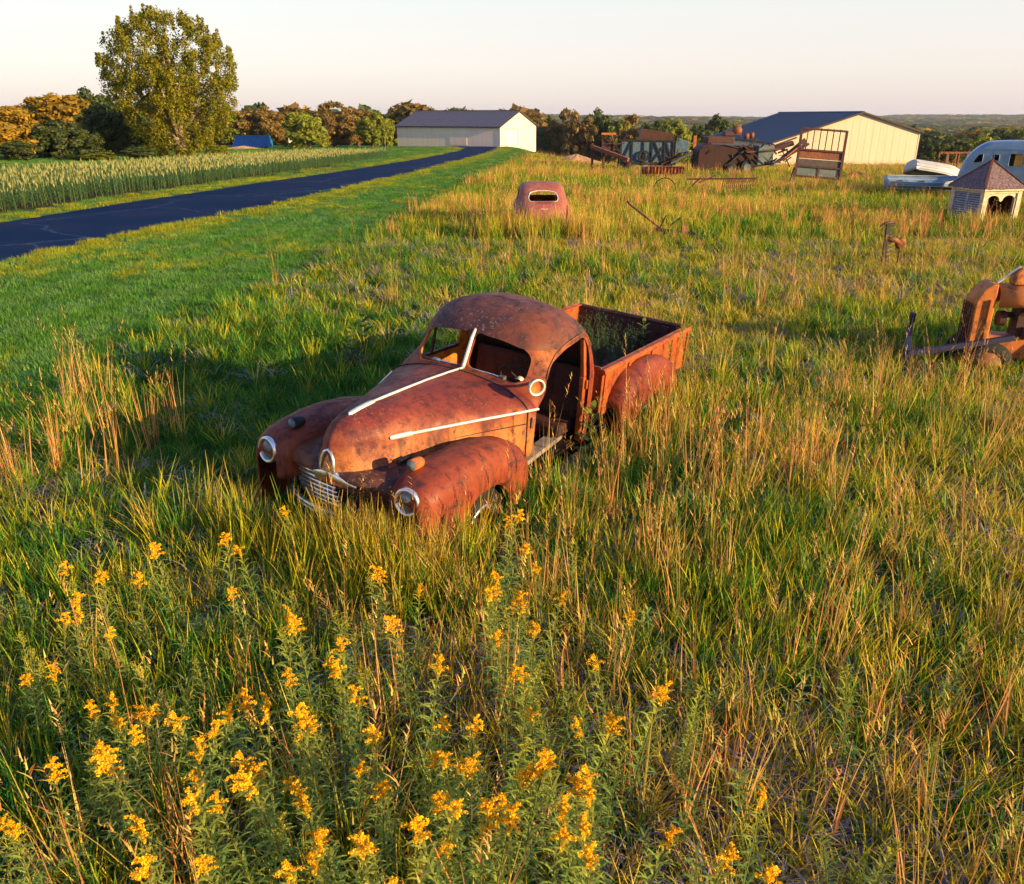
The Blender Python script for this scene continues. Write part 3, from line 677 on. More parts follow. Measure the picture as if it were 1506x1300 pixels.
# ------------------------------------------------------------------ rusted coupe seen from behind
Yc = 24.0; pc = W(797, Yc)
coupe = thing('coupe_car', 'faded red vintage coupe seen from behind, roof and rear window above the grass', 'car', (pc.x, Yc, pc.z + .02), (0, 0, R(92)))
M['coupe'] = rust('coupe_red', (.30, .075, .055), (.34, .13, .08), (.12, .06, .07), .48, .35, pale=(.42, .26, .22))
CP = [  # z, half width, x front, x back(rear), exps
    (.25, .80, 3.3, -.95, 5), (.55, .84, 3.3, -1.0, 5), (.78, .82, 3.2, -.92, 4.5), (.92, .79, 2.0, -.70, 4.5), (1.02, .765, 1.75, -.52, 4.5), (1.12, .75, 1.62, -.36, 4.4), (1.22, .73, 1.5, -.22, 4.2), (1.30, .71, 1.42, -.10, 4.0), (1.38, .66, 1.3, .06, 3.6), (1.43, .60, 1.2, .20, 3.2), (1.465, .48, 1.05, .38, 2.8), (1.485, .30, .9, .55, 2.4), (1.49, .05, .75, .68, 2)]
def coupe_solid(ins):
    mb = MB(); rows = []
    for z in np.concatenate([np.linspace(.25, 1.3, 30), [1.34, 1.38, 1.41, 1.43, 1.45, 1.465, 1.477, 1.485, 1.49]]):
        w_, xf, xb, n_ = interp(float(z), CP); cx = (xf + xb) / 2; a = max((xf - xb) / 2 - ins, .01); w_ = max(w_ - ins, .01); row = []
        for k in range(64):
            x, y = superpt(2 * math.pi * k / 64, a, w_, n_); row.append((x + cx, y, z - ins * max(0, (z - 1.2) / .29)))
        rows.append(row)
    mb.grid(rows, closed=True); T_ = (len(rows) - 1) * 64
    mb.f.append(tuple(range(63, -1, -1))); mb.f.append(tuple(T_ + k for k in range(64))); return mb
rw = rnd_poly([(-.40, 1.01), (.40, 1.01), (.45, 1.08), (.40, 1.22), (.18, 1.265), (-.18, 1.265), (-.40, 1.22), (-.45, 1.08)], .05)
sw_ = rnd_poly([(.15, .98), (.22, 1.28), (.62, 1.36), (.72, .98)], .05); sw2 = rnd_poly([(.80, .98), (.80, 1.36), (1.15, 1.33), (1.45, .98)], .05)
cc = [coupe_solid(.03), MB().prism(rw, lambda u, v, k: (k, u, v), -1.2, .30), MB().prism(sw_, lambda u, v, k: (u, k, v), -1, 1), MB().prism(sw2, lambda u, v, k: (u, k, v), -1, 1), MB().prism([(-.58, 1.0), (.58, 1.0), (.52, 1.32), (-.52, 1.32)], lambda u, v, k: (k, u, v), 1.15, 3)]
body = boolean(coupe_solid(0), cc, 'body', M['coupe'], coupe)
mb = MB(); rows = [(-.36 - (.0), 0)]
def rear_x(z): return interp(z, CP)[2]
mb.tube([(rear_x(v) - .004 + .34 * abs(u) ** 4 * 2, u * 1.03, 1.13 + (v - 1.13) * 1.10) for u, v in rw], .014, 6, closed=True)
mb.build('window_trim', M['trim'], coupe, smooth=True)
mb = MB(); rows = []
for i in range(12):
    z = lerp(.98, .50, i / 11); rows.append([(rear_x(z) - .018 + .22 * abs(u) ** 4, u * .52 * (1 - .15 * (z - .5)), z) for u in np.linspace(-1, 1, 15)])
mb.grid(rows); tl = mb.build('trunk_lid', M['coupe'], coupe, smooth=True); sm = tl.modifiers.new('s', 'SOLIDIFY'); sm.thickness = .012
MB().box((-.86, 0, .80), (.05, .22, .05)).build('trunk_handle', M['trim'], tl, bevel=.01)
for s_ in (1, -1):
    mb = MB(); rows = []
    for i in range(15):
        a = math.pi * i / 14; rows.append([(-.1 - .85 * math.cos(a), s_ * (.74 + .10 * math.sin(b_) * math.sin(a) ** .4), .30 + .62 * math.sin(a) * (1 - .25 * (1 - math.cos(b_)))) for b_ in np.linspace(0, math.pi / 2, 8)])
    mb.grid(rows); f_ = mb.build('rear_fender', M['coupe'], coupe, smooth=True); sm = f_.modifiers.new('s', 'SOLIDIFY'); sm.thickness = .01
coupe.scale = (.90, .90, .93)

# ------------------------------------------------------------------ tractor at the right edge
Yt = 10.55; pt = W(1425, Yt)
pt.x -= .10
tr = thing('tractor', 'rusty orange tractor front with a perforated radiator, cut by the photo edge', 'tractor', (pt.x, Yt, pt.z - .05), (0, 0, R(180 - 9)))
# local x points to the tractor's nose
M['traco'] = rust('tractor_orange', (.52, .17, .035), (.40, .12, .03), (.10, .04, .03), .48, .15)
def ring_sec(x, w_, z0, z1, n=14, e=3.0):
    return [(x, w_ * math.copysign(abs(math.cos(a)) ** (2 / e), math.cos(a)), z0 + (z1 - z0) * abs(math.sin(a)) ** (2 / e)) for a in np.linspace(0, math.pi, n)]
mb = MB(); mb.grid([ring_sec(x, .20, .96, z) for x, z in ((-.20, 1.22), (-.6, 1.21), (-1.0, 1.20), (-1.4, 1.195))]); hd = mb.build('hood', M['traco'], tr, smooth=True)
sm = hd.modifiers.new('s', 'SOLIDIFY'); sm.thickness = .01
sh = Vector((.0, 0, 0))
mb = MB(); mb.prism(rnd_poly([(-.17, .10), (.04, .10), (.07, .25), (.07, 1.02), (.0, 1.17), (-.10, 1.25), (-.17, 1.25)], .03), lambda u, v, k: (u, k, v), -.185, .185); mb.build('radiator_shell', M['traco'], tr, bevel=.02, fixn=True)
mb = MB()
for i in range(13):
    for k in range(5): mb.box((.068, -.13 + k * .065, .30 + i * .052), (.03, .042, .030))
for k in range(6): mb.box((.085, -.1625 + k * .065, .62), (.012, .014, .72))
mb.build('grille', M['rust_dk'], tr)
mb = MB(); mb.bar((-.10, .19, .30), (-.10, .19, 1.05), (.06, .02)); mb.build('side_rail', M['traco'], tr)
mb = MB(); mb.box((-.75, 0, .42), (1.5, .34, .30)); mb.box((-.2, 0, .20), (.35, .40, .25)); mb.build('frame', M['rust_or'], tr, bevel=.03)
mb = MB(); mb.box((-.95, 0, .75), (.9, .24, .36)); mb.tube([(-.4, -.1, .80), (-1.3, -.14, .86)], .04, 8); mb.lathe([(0, -.04), (.10, -.04), (.10, .04), (0, .04)], (-.34, 0, .78), (1, 0, 0), 16)
mb.tube([(-.5, .15, .86), (-.6, .18, .92), (-1.0, .18, .92)], .03, 8); mb.lathe([(0, 0), (.06, .0), (.06, .14), (0, .14)], (-.62, .17, .56), (0, 0, 1), 12); mb.build('engine', M['rust_dk'], tr, angle=40)
mb = MB(); mb.prism([(-.10, 0), (.10, 0), (.09, .14), (.02, .235), (-.06, .20)], lambda u, v, k: (-.46 + u, k, 1.225 + v), -.09, .09); mb.build('light_box', M['traco'], tr, bevel=.025, fixn=True)
MB().tube([(-.20, .02, 1.24), (-.42, .05, 1.46)], .014, 6).build('bracket', M['trim'], tr)
for s_ in (1, -1):
    wh = MB().lathe([(.2, -.06), (.29, -.07), (.32, 0), (.29, .07), (.2, .06)], (-.15, s_ * .34, .22), (0, 1, 0), 24).build('front_wheel', M['tyre'], tr, smooth=True)
    MB().lathe([(0, -.03), (.2, -.05), (.2, .05), (0, .03)], (-.15, s_ * .34, .22), (0, 1, 0), 20).build('rim', M['rust_br'], wh, smooth=True)
mb = MB(); mb.prism(rnd_poly([(-1.4, .30), (-1.4, 1.0), (-1.75, 1.02), (-2.2, .80), (-2.45, .78), (-2.5, .32)], .06), lambda u, v, k: (u, k, v), -.17, .17); mb.box((-2.3, 0, .55), (.26, 1.15, .20)); mb.build('transmission', M['rust_or'], tr, fixn=True, bevel=.02)
mb = MB(); mb.tube([(-1.55, 0, .98), (-1.95, 0, 1.22)], .016, 6); mb.tube([Vector((-1.97, .16 * math.cos(a), 1.23 + .16 * math.sin(a))) for a in np.linspace(0, 2 * math.pi, 21)[:-1]], .012, 6, closed=True); mb.bar((-1.97, -.16, 1.23), (-1.97, .16, 1.23), .014); mb.build('steering_wheel', M['black'], tr)
mb = MB(); mb.lathe([(0, 0), (.16, .01), (.22, .06), (.20, .07), (.14, .03), (0, .02)], (-2.45, 0, .98), (0, 0, 1), 18); mb.bar((-2.3, 0, .78), (-2.45, 0, .99), (.05, .02)); mb.build('seat', M['rust_br'], tr, angle=50)
for s_ in (1, -1):
    rw_ = MB().lathe([(.38, -.11), (.50, -.13), (.56, -.08), (.56, .08), (.50, .13), (.38, .11)], (-2.3, s_ * .62, .46), (0, 1, 0), 32).build('rear_wheel', M['tyre'], tr, smooth=True)
    MB().lathe([(0, -.05), (.38, -.07), (.38, .07), (0, .05)], (-2.3, s_ * .62, .46), (0, 1, 0), 24).build('rim', M['rust_br'], rw_, smooth=True)
M['bluest'] = plain('faded_blue_steel', (.028, .030, .065), .6, .1, .3, 12)
mb = MB(); mb.bar((.86, .42, .36), (-.38, .40, .62), (.07, .07)); mb.bar((.86, .42, .36), (.60, -.50, .48), (.07, .10)); mb.bar((.86, .42, .36), (.86, .42, -.1), (.07, .07)); mb.bar((.7, .3, .22), (-.3, .3, .12), .05); mb.box((.58, -.52, .64), (.06, .10, .12)); mb.bar((.58, -.52, .62), (.58, -.52, .3), .05)
mb.build('loader_frame', M['bluest'], tr, bevel=.006)

# ------------------------------------------------------------------ sickle mower standing on end
ps = W(1297, 18.0)
t = thing('sickle_mower', 'dark sickle mower bar standing on end in the grass', 'mower', (ps.x, 18.0, ps.z), (0, R(-2), R(10))); t.scale = (1.0, 1.0, 1.12)
mb = MB(); mb.box((0, 0, .45), (.09, .04, .95)); mb.build('cutter_bar', M['black'], t, bevel=.005)
mb = MB()
for k in range(10):
    z = .12 + k * .082; mb.prism([(0, -.025), (0, .03), (.13, .005)], lambda u, v, q: (.04 + u, q, z + v + u * .15), -.015, .015)
mb.build('teeth', M['black'], t)
mb = MB(); mb.tube([(-.19, 0, .86), (-.13, 0, .91), (0, 0, .93), (.13, 0, .92), (.18, 0, .91)], [.01, .02, .035, .02, .01], 8); mb.build('shoe', M['rust_dk'], t, smooth=True)
mb = MB(); mb.lathe([(.0, -.03), (.06, -.04), (.11, -.02), (.12, .02), (.06, .04), (0, .035)], (.36, 0, .52), (.2, 1, .3), 18); mb.tube([(.03, 0, .62), (.2, 0, .60), (.36, 0, .54)], .05, 8); mb.tube([(.36, 0, .5), (.34, 0, .15)], .02, 6); mb.build('crank_head', M['rust_br'], t, smooth=True)

# ------------------------------------------------------------------ cupola with shingle roof
pk = W(1441, 27.0)
t = thing('roof_cupola', 'small weathered cupola with a pyramid shingle roof set in the grass', 'cupola', (pk.x, 27.0, pk.z + .06), (0, 0, R(14)))
M['cupw'] = plain('peeling_cream_wood', (.55, .42, .30), .85, 0, .3, 7, .5); M['shing'] = plain('old_shingles', (.15, .105, .115), .9, 0, .55, 14, .6); M['louv'] = plain('grey_louvre', (.30, .32, .38), .8, 0, .3, 9)
t.scale = (.92, .92, .92); S = .68; HC = 1.12
mb = MB()
for x in (-S, S):
    for y in (-S, S): mb.box((x, y, HC / 2 - .1), (.17, .17, HC + .2))
mb.box((0, -S, HC - .06), (2 * S, .14, .16)); mb.box((0, S, HC - .06), (2 * S, .14, .16)); mb.box((-S, 0, HC - .06), (.14, 2 * S, .16)); mb.box((S, 0, HC - .06), (.14, 2 * S, .16))
for y in (-S + .01,):      # double arch head on the open front
    arcp = [(-.60, HC - .1), (-.60, .74)] + [(-.56 + .25 - .25 * math.cos(a), .74 + .17 * math.sin(a)) for a in np.linspace(0, math.pi, 9)] + [(0, .70)] + [(.06 + .25 - .25 * math.cos(a), .74 + .17 * math.sin(a)) for a in np.linspace(0, math.pi, 9)] + [(.60, .74), (.60, HC - .1)]
    mb.prism(arcp[::-1], lambda u, v, k: (u, k, v), y - .04, y + .04)
mb.box((-.57, -S, .4), (.06, .10, .8)); mb.box((.57, -S, .4), (.06, .10, .8))
mb.build('frame', M['cupw'], t, fixn=True, bevel=.008)
mb = MB(); mb.box((-S + .02, 0, .5), (.03, 2 * S - .1, 1.1)); mb.box((S - .02, 0, .5), (.03, 2 * S - .1, 1.1)); mb.box((0, S - .02, .5), (2 * S - .1, .03, 1.1)); mb.build('back_panel', M['rust_dk'], t)
mb = MB()
for k in range(12):
    for y0, y1 in ((-.58, -.04), (.04, .58)): mb.box((-S - .03, (y0 + y1) / 2, .12 + k * .075), (.07, y1 - y0, .018), Euler((0, R(-35), 0)))
mb.box((-S - .03, 0, .5), (.06, .07, 1.0)); mb.build('louvre', M['louv'], t)
E_ = S + .17; AP = 1.98; EV = HC + .02
mb = MB(); N_ = 11
for k in range(N_):
    t0, t1 = k / N_, (k + 1) / N_
    z0, z1 = lerp(EV, AP, t0), lerp(EV, AP, t1) + .018
    e0, e1 = E_ * (1 - t0) + .012, max(E_ * (1 - t1), .02)
    for a in range(4):
        Rm = Matrix.Rotation(a * math.pi / 2, 3, 'Z'); nsh = max(2, int((1 - t0) * 12)); rr = random.Random(k * 9 + a)
        for q in range(nsh):
            u0, u1 = lerp(-1, 1, q / nsh), lerp(-1, 1, (q + 1) / nsh) - .015
            dz = rr.uniform(-.012, .014); mb.add([Rm @ Vector(v) for v in ((u0 * e0, -e0 - rr.uniform(0, .02), z0 + dz), (u1 * e0, -e0 - rr.uniform(0, .02), z0 + dz), (u1 * e1, -e1, z1), (u0 * e1, -e1, z1), (u0 * e0, -e0, z0 + dz - .02), (u1 * e0, -e0, z0 + dz - .02))], [(0, 1, 2, 3), (4, 5, 1, 0)])
rf = mb.build('roof', M['shing'], t)
mb = MB()
for sx, sy in ((1, 1), (1, -1), (-1, 1), (-1, -1)): mb.bar((sx * E_, sy * E_, EV + .03), (0, 0, AP + .05), (.07, .04))
mb.build('hip_cap', M['rust_br'], rf)
mb = MB()
for a in range(4): Rm = Matrix.Rotation(a * math.pi / 2, 3, 'Z'); mb.add([Rm @ Vector(v) for v in ((-E_, -E_, EV - .07), (E_, -E_, EV - .07), (E_, -E_, EV), (-E_, -E_, EV), (-E_, -E_ + .04, EV - .07), (E_, -E_ + .04, EV - .07))], [(0, 1, 2, 3), (4, 5, 1, 0)])
mb.add([(-E_, -E_, EV - .065), (E_, -E_, EV - .065), (E_, E_, EV - .065), (-E_, E_, EV - .065)], [(0, 1, 2, 3)])
mb.build('eave_board', M['cupw'], t)

# ------------------------------------------------------------------ aluminium travel trailer
pa = W(1398, 35.5)
t = thing('travel_trailer', 'old rounded aluminium travel trailer behind the cupola', 'trailer', (pa.x, 35.5, pa.z), (0, 0, R(-28)))
m, n, l, b = newmat('dull_aluminium'); tc = n.new('ShaderNodeTexCoord'); t1 = noise(n, l, 2.2, 5, .6, tc.outputs['Object']); r1 = ramp(n, [(.3, (.12, .20, .32)), (.7, (.20, .29, .41))]); l.new(t1.outputs[0], r1.inputs[0]); l.new(r1.outputs[0], b.inputs['Base Color']); b.inputs['Metallic'].default_value = .55; b.inputs['Roughness'].default_value = .42; M['alu'] = m  # blue of sky reflection and shade put into the metal's colour
TLn, TW, TH0, TH1 = 6.2, 2.15, .42, 2.42
def tr_prof(k):  # side outline rounded at both ends
    return [(x, z) for x, z in rnd_poly([(0.0, TH0), (0.06, 1.1), (.30, 1.85), (.85, TH1 - .06), (1.7, TH1), (TLn - 2.0, TH1), (TLn - 1.0, TH1 - .06), (TLn - .3, 2.0), (TLn, 1.1), (TLn, TH0)], .55, 6)]
pr = tr_prof(0); rows = []
for yy, ins in ((0, .14), (.02, .06), (.07, .015), (.14, 0), (TW - .14, 0), (TW - .07, .015), (TW - .02, .06), (TW, .14)):
    cx_, cz_ = TLn / 2, 1.5; rows.append([(cx_ + (x - cx_) * (1 - ins * .35), yy, cz_ + (z - cz_) * (1 - ins)) for x, z in pr])
mb = MB(); mb.grid(rows, closed=True); npz = len(pr); mb.f.append(tuple(range(npz))); mb.f.append(tuple((len(rows) - 1) * npz + k for k in range(npz - 1, -1, -1)))
winc = [rnd_poly([(.50, 1.56), (.86, 1.60), (.86, 1.92), (.68, 1.88)], .05), rnd_poly([(1.18, 1.66), (1.44, 1.66), (1.44, 1.90), (1.18, 1.90)], .03), rnd_poly([(1.80, 1.46), (2.35, 1.46), (2.35, 1.94), (1.80, 1.94)], .07), rnd_poly([(4.3, 1.62), (5.1, 1.62), (5.1, 2.12), (4.3, 2.12)], .07)]
ins_ = MB(); ins_.box((TLn / 2, TW / 2, 1.28), (TLn - .9, TW - .12, 1.40))
cu = [ins_] + [MB().prism(w_, lambda u, v, k: (u, k, v), -.2, .4) for w_ in winc] + [MB().prism(rnd_poly([(2.1, 1.45), (4.6, 1.45), (4.6, 2.15), (2.1, 2.15)], .07), lambda u, v, k: (u, k, v), TW - .4, TW + .2)]
boolean(mb, cu, 'body', M['alu'], t)
M['curtain'] = plain('amber_interior', (.75, .36, .05), .7)
for w_ in winc:
    mb = MB(); mb.tube([(u, -.004, v) for u, v in w_], .014, 6, closed=True); mb.build('window_frame', M['alu'], t, smooth=True)
MB().box((2.18, .16, 1.70), (.36, .02, .5)).build('curtain', M['curtain'], t)  # added panel, its amber stands in for sunlight inside the trailer
MB().box((2.8, .30, 1.4), (4.6, .02, 1.1)).build('inner_wall', M['black'], t)  # black sheet added to stand in for the unlit interior
mb = MB()
for x in (1.25, 2.25, 3.6, 4.9): mb.box((x, -.006, 1.25), (.03, .02, 1.6))
mb.box((TLn / 2, -.006, 2.10), (TLn - 1.6, .02, .03)); mb.box((TLn / 2, -.006, .95), (TLn - .6, .02, .03)); mb.build('seam_strip', M['alu'], t)
MB().box((3.3, .8, TH1 + .03), (.9, .7, .10)).build('roof_vent', M['door_w'], t, bevel=.02)
for x in (2.9, 3.8): MB().lathe([(0, -.1), (.3, -.1), (.34, 0), (.3, .1), (0, .1)], (x, .2, .32), (0, 1, 0), 18).build('wheel', M['tyre'], t)
mb = MB(); mb.bar((.2, TW / 2, .45), (-1.0, TW / 2, .45), .10); mb.tube([(-.9, TW / 2, .5), (-.9, TW / 2, 0)], .04, 8); mb.build('hitch', M['rust_dk'], t)

# ------------------------------------------------------------------ aluminium boats
M['boat'] = plain('dull_boat_aluminium', (.16, .27, .40), .4, .3, .2, 3); M['boatw'] = plain('pale_boat_aluminium', (.40, .41, .46), .5, .2, .15, 3)
def boat(name, label, loc, rot, L, Wd, D, mat, flip=False):
    t = thing(name, label, 'boat', loc, rot)
    rows = []
    for i in range(19):
        u = i / 18; x = u * L; wv = Wd / 2 * (1 - max(0, (u - .45) / .55) ** 2.2) * (.90 + .1 * min(1, u * 3)); zt = D + .18 * max(0, (u - .4) / .6) ** 2; zb = .22 * max(0, (u - .6) / .4) ** 2
        sec = [(wv, zt), (wv * .96, lerp(zb, zt, .66)), (wv * .88, lerp(zb, zt, .33)), (wv * .70, zb + .03), (wv * .30, zb), (0, zb - .02)]
        rows.append([(x, y, z) for y, z in sec] + [(x, -y, z) for y, z in sec[::-1][1:]])
    mb = MB(); mb.grid(rows); mb.f.append(tuple(range(11)))
    h = mb.build('hull', mat, t, smooth=False, angle=40); sm = h.modifiers.new('s', 'SOLIDIFY'); sm.thickness = .012
    mb = MB()
    for sgn in (0, -1): mb.tube([Vector(r_[sgn]) for r_ in rows], .025, 6)
    for sgn in (1, 2): 
        for k in (sgn, 10 - sgn): mb.tube([Vector(r_[k]) * 1.0 + Vector((0, .014 if k < 5 else -.014, 0)) for r_ in rows[:-1]], .024, 5)
    mb.build('gunwale', M['boatw'], t, smooth=True)
    for u in (.25, .52): MB().box((u * L, 0, D * .62), (.26, Wd * .86, .03)).build('bench', mat, t)
    return t
pb = W(1300, 39); b_ = boat('rowing_boat', 'dull blue aluminium boat, lower of the two before the cream barn', (pb.x, 39, pb.z + .32), (R(9), R(1), R(-10)), 3.5, 1.35, .46, M['boat'])
pb = W(1332, 40.2); boat('rowing_boat', 'pale overturned aluminium boat lying across the blue boat', (pb.x + .1, 40.4, pb.z + 1.50), (R(180 - 14), R(9), R(2)), 2.7, 1.25, .5, M['boatw'])
p = W(1393, 47)
t = thing('equipment_rack', 'rusty upright steel rack between the boats and the trailer', 'rack', (p.x, 47, p.z))
mb = MB()
for x in (-.35, .15, .75): mb.bar((x, 0, 0), (x + .03, 0, 1.75), .07); mb.bar((x, .8, 0), (x, .8, 1.75), .07)
mb.bar((-.5, 0, 1.72), (1.1, 0, 1.75), .08); mb.bar((-.7, 0, .95), (.9, 0, .92), .07); mb.bar((-.35, 0, .3), (.15, 0, 1.5), .04); mb.bar((-.35, .8, 1.72), (.75, .8, 1.72), .07); mb.build('upright', M['rust_br'], t)

# ------------------------------------------------------------------ tilted hay rack
p = W(1200, 45)
t = thing('hay_rack', 'rusty hay rack tipped up on end with barred top section', 'rack', (p.x, 45, p.z), (R(-10), R(4), R(-6)))
s_ = 1.0; mb = MB(); X0, X1 = -1.18, 1.12
for x in (X0, X1): mb.bar((x, 0, 0), (x, 0, 2.95), (.09, .12))
for z in (.55, 1.05, 1.88, 2.92): mb.bar((X0, 0, z), (X1, 0, z), .09)
mb.build('frame', M['rust_dk'], t)  # shade on the rack's face put into the colour by darker rust
mb = MB()
for k in range(1, 7): x = lerp(X0, X1, k / 7); mb.bar((x, 0, 1.9), (x, 0, 3.0), .045)
mb.build('rail_bars', M['rust_dk'], t)
MB().box((-.03, .05, 1.66), (2.2, .03, .40)).build('upper_board', M['rust_br'], t); MB().box((-.03, .05, 1.25), (2.2, .03, .36)).build('middle_board', M['boardwood'], t)
M['grpanel'] = plain('grey_sheet', (.10, .13, .135), .7, 0, .25, 3)
mb = MB(); mb.box((-.58, .05, .80), (1.08, .03, .46)); mb.box((.53, .05, .80), (1.08, .03, .46)); mb.build('lower_panel', M['grpanel'], t)
for a_, b_, w_ in (((X0 - .15, -.3, -.1), (X0, .0, 1.1), .10), ((X0 - .35, -.35, -.1), (X0 - .1, 0, .95), .05), ((X1 + .1, -.3, -.1), (X1, 0, .9), .06), ((.0, 0, -.1), (0, 0, 1.05), .06)): MB().bar(a_, b_, w_).build('leg', M['rust_dk'], t)
p = W(1248, 52); heap('scrap_heap', 'low purple brown scrap heap beside the hay rack', 'heap', (p.x + .8, 53, p.z - .1), 1.6, .7, .62, M['rust_dk'], 9)

# ------------------------------------------------------------------ combine wreck
p = W(1024, 60); q = W(1170, 60)
t = thing('combine_harvester', 'dark maroon wrecked combine harvester with raised broken reel', 'combine', (p.x, 60, p.z), (0, 0, R(2)))
M['maroon'] = rust('maroon_paint', (.026, .010, .013), (.045, .015, .012), (.012, .008, .010), .5, .1)
mb = MB(); mb.prism(rnd_poly([(0, .35), (.05, 1.7), (.35, 2.05), (3.9, 1.95), (4.1, .9), (3.6, .35)], .35, 6), lambda u, v, k: (u, k, v), 0, 1.8); mb.build('body', M['maroon'], t, fixn=True, bevel=.04)
mb = MB(); mb.box((1.6, .9, 2.35), (1.9, 1.3, .45)); mb.box((2.4, .6, 2.75), (1.2, .8, .3)); mb.build('straw_hood', M['rust_dk'], t, bevel=.06)
mb = MB(); mb.lathe([(0, -.35), (.34, -.3), (.36, .2), (0, .35)], (2.75, .5, 2.95), (1, 0, .15), 14); mb.lathe([(0, -.1), (.17, -.1), (.17, .25), (0, .3)], (3.35, .2, 2.5), (0, 0, 1), 12); mb.lathe([(0, -.1), (.15, -.1), (.15, .25), (0, .3)], (3.75, .3, 2.55), (0, 0, 1), 12); mb.build('engine', M['rust_br'], t, smooth=True)
mb = MB(); mb.box((4.7, .5, 1.35), (1.1, 1.4, 1.3)); mb.build('feeder_house', M['grpanel'], t, bevel=.05)
mb = MB(); mb.bar((4.9, .2, 1.6), (6.6, .1, 2.15), (.5, .30)); mb.bar((5.5, -.2, .9), (7.6, -.2, 2.1), (.35, .12)); mb.bar((5.8, -.4, 1.1), (7.3, -.4, 2.35), (.12, .35)); mb.bar((5.2, .3, 1.9), (6.9, .3, 2.5), (.1, .1)); mb.build('header', M['rust_dk'], t)
mb = MB(); mb.bar((5.0, -.45, .7), (6.6, -.5, 1.75), (.25, .1)); mb.build('slat_board', M['bluest'], t)
mb = MB(); mb.bar((5.9, -.5, 1.2), (7.0, -.5, 2.1), (.28, .06)); mb.build('reel_bat', M['rust_or'], t)
mb = MB(); mb.bar((2.0, -.12, .6), (4.0, -.12, 2.45), .14); mb.bar((3.3, -.15, .5), (5.0, -.15, .8), .12); mb.build('drive_shaft', M['black'], t)
for x, r_ in ((2.4, .36), (3.5, .5)):
    wh = MB().lathe([(r_ * .6, -.12), (r_, -.12), (r_, .12), (r_ * .6, .12)], (x, -.2, r_ + .05), (0, 1, 0), 20).build('wheel', M['tyre'], t)
    MB().lathe([(0, -.05), (r_ * .6, -.08), (r_ * .6, .08), (0, .05)], (x, -.2, r_ + .05), (0, 1, 0), 18).build('rim', M['grpanel'], wh)

rnd_ = random.Random(3)
mb = MB()
for k in range(26):
    a = Vector((rnd_.uniform(3.4, 6.8), rnd_.uniform(-.6, .9), rnd_.uniform(.4, 1.9))); d = Vector((rnd_.gauss(0, .7), rnd_.gauss(0, .3), rnd_.gauss(.1, .45))); MB().bar(a, a + d, rnd_.uniform(.04, .11)).build('rod', M['rust_dk'], t)
for k in range(8):
    a = Vector((rnd_.uniform(.6, 3.4), -.05, rnd_.uniform(.5, 1.8))); MB().bar(a, a + Vector((rnd_.gauss(0, .6), -.05, rnd_.gauss(0, .3))), .06).build('rod', M['rust_dk'], t)
# ------------------------------------------------------------------ blue threshing machine
p = W(900, 66)
t = thing('threshing_machine', 'faded blue threshing machine with dark braces and rusty roof', 'machine', (p.x, 66, p.z + .1), (0, 0, R(-3)))
M['thblue'] = rust('faded_blue_paint', (.055, .125, .20), (.10, .14, .17), (.025, .028, .035), .5, .3, pale=(.3, .34, .36))
mb = MB(); mb.prism([(.6, .35), (4.6, .35), (4.6, 2.15), (.55, 2.2)], lambda u, v, k: (u, k, v), 0, 1.6); mb.build('body', M['thblue'], t, fixn=True)
mb = MB(); mb.prism([(2.0, 2.2), (4.6, 2.2), (4.5, 2.65), (2.6, 2.95), (2.1, 2.9)], lambda u, v, k: (u, k, v), .1, 1.5); mb.build('roof', M['rust_dk'], t, fixn=True)
mb = MB(); mb.bar((.4, -.06, 2.2), (4.8, -.06, 2.12), .12); mb.bar((.4, -.06, .55), (4.8, -.06, .5), .12)
for x in (.62, 1.45, 2.3, 2.95, 3.9, 4.55): mb.bar((x, -.05, .3), (x, -.05, 2.2), .10)
for a, b_ in (((.7, .6), (1.4, 2.1)), ((3.85, .6), (3.1, 2.1)), ((3.0, .6), (3.8, 1.7)), ((4.5, .7), (4.0, 2.0))): mb.bar((a[0], -.08, a[1]), (b_[0], -.08, b_[1]), .09)
mb.build('brace', M['black'], t)
mb = MB(); mb.lathe([(.28, -.05), (.42, -.06), (.42, .06), (.28, .05)], (2.35, -.2, 1.05), (0, 1, 0), 24); mb.bar((2.35, -.2, .7), (2.35, -.2, 1.4), .05); mb.bar((2.0, -.2, 1.05), (2.7, -.2, 1.05), .05); mb.build('pulley', M['black'], t, angle=40)
mb = MB(); mb.bar((4.4, -.3, .55), (6.4, -.35, 1.55), (.5, .12)); mb.build('feeder', M['thblue'], t)
mb = MB(); mb.bar((4.4, -.6, .75), (6.5, -.62, 1.62), .08); mb.bar((6.3, -.3, 1.5), (6.3, -.3, 0), .08); mb.bar((5.6, -.3, 1.2), (5.7, -.3, 0), .07); mb.build('feeder_rail', M['rust_dk'], t)
mb = MB(); mb.box((5.2, .6, 1.7), (1.0, 1.0, .9)); mb.bar((4.9, .2, 2.3), (5.7, .2, 1.9), .15); mb.build('blower_head', M['thblue'], t, bevel=.05); MB().box((6.15, .1, 2.05), (.22, .3, .9)).build('end_plate', M['rust_or'], t)
mb = MB(); mb.box((-.35, .6, 1.6), (.9, .9, 1.0)); mb.bar((-.8, .1, 1.2), (-.8, .1, 2.5), .09); mb.bar((.05, .1, 1.0), (.05, .1, 2.5), .09); mb.bar((.45, .1, .3), (.5, .1, 2.9), .10); mb.build('elevator', M['rust_dk'], t); MB().box((-.35, .2, 2.62), (1.1, .7, .14)).build('cap_board', M['rust_or'], t)
for x in (1.1, 4.1): MB().lathe([(0, -.1), (.38, -.1), (.38, .1), (0, .1)], (x, -.12, .38), (0, 1, 0), 20).build('wheel', M['rust_dk'], t)
mb = MB()
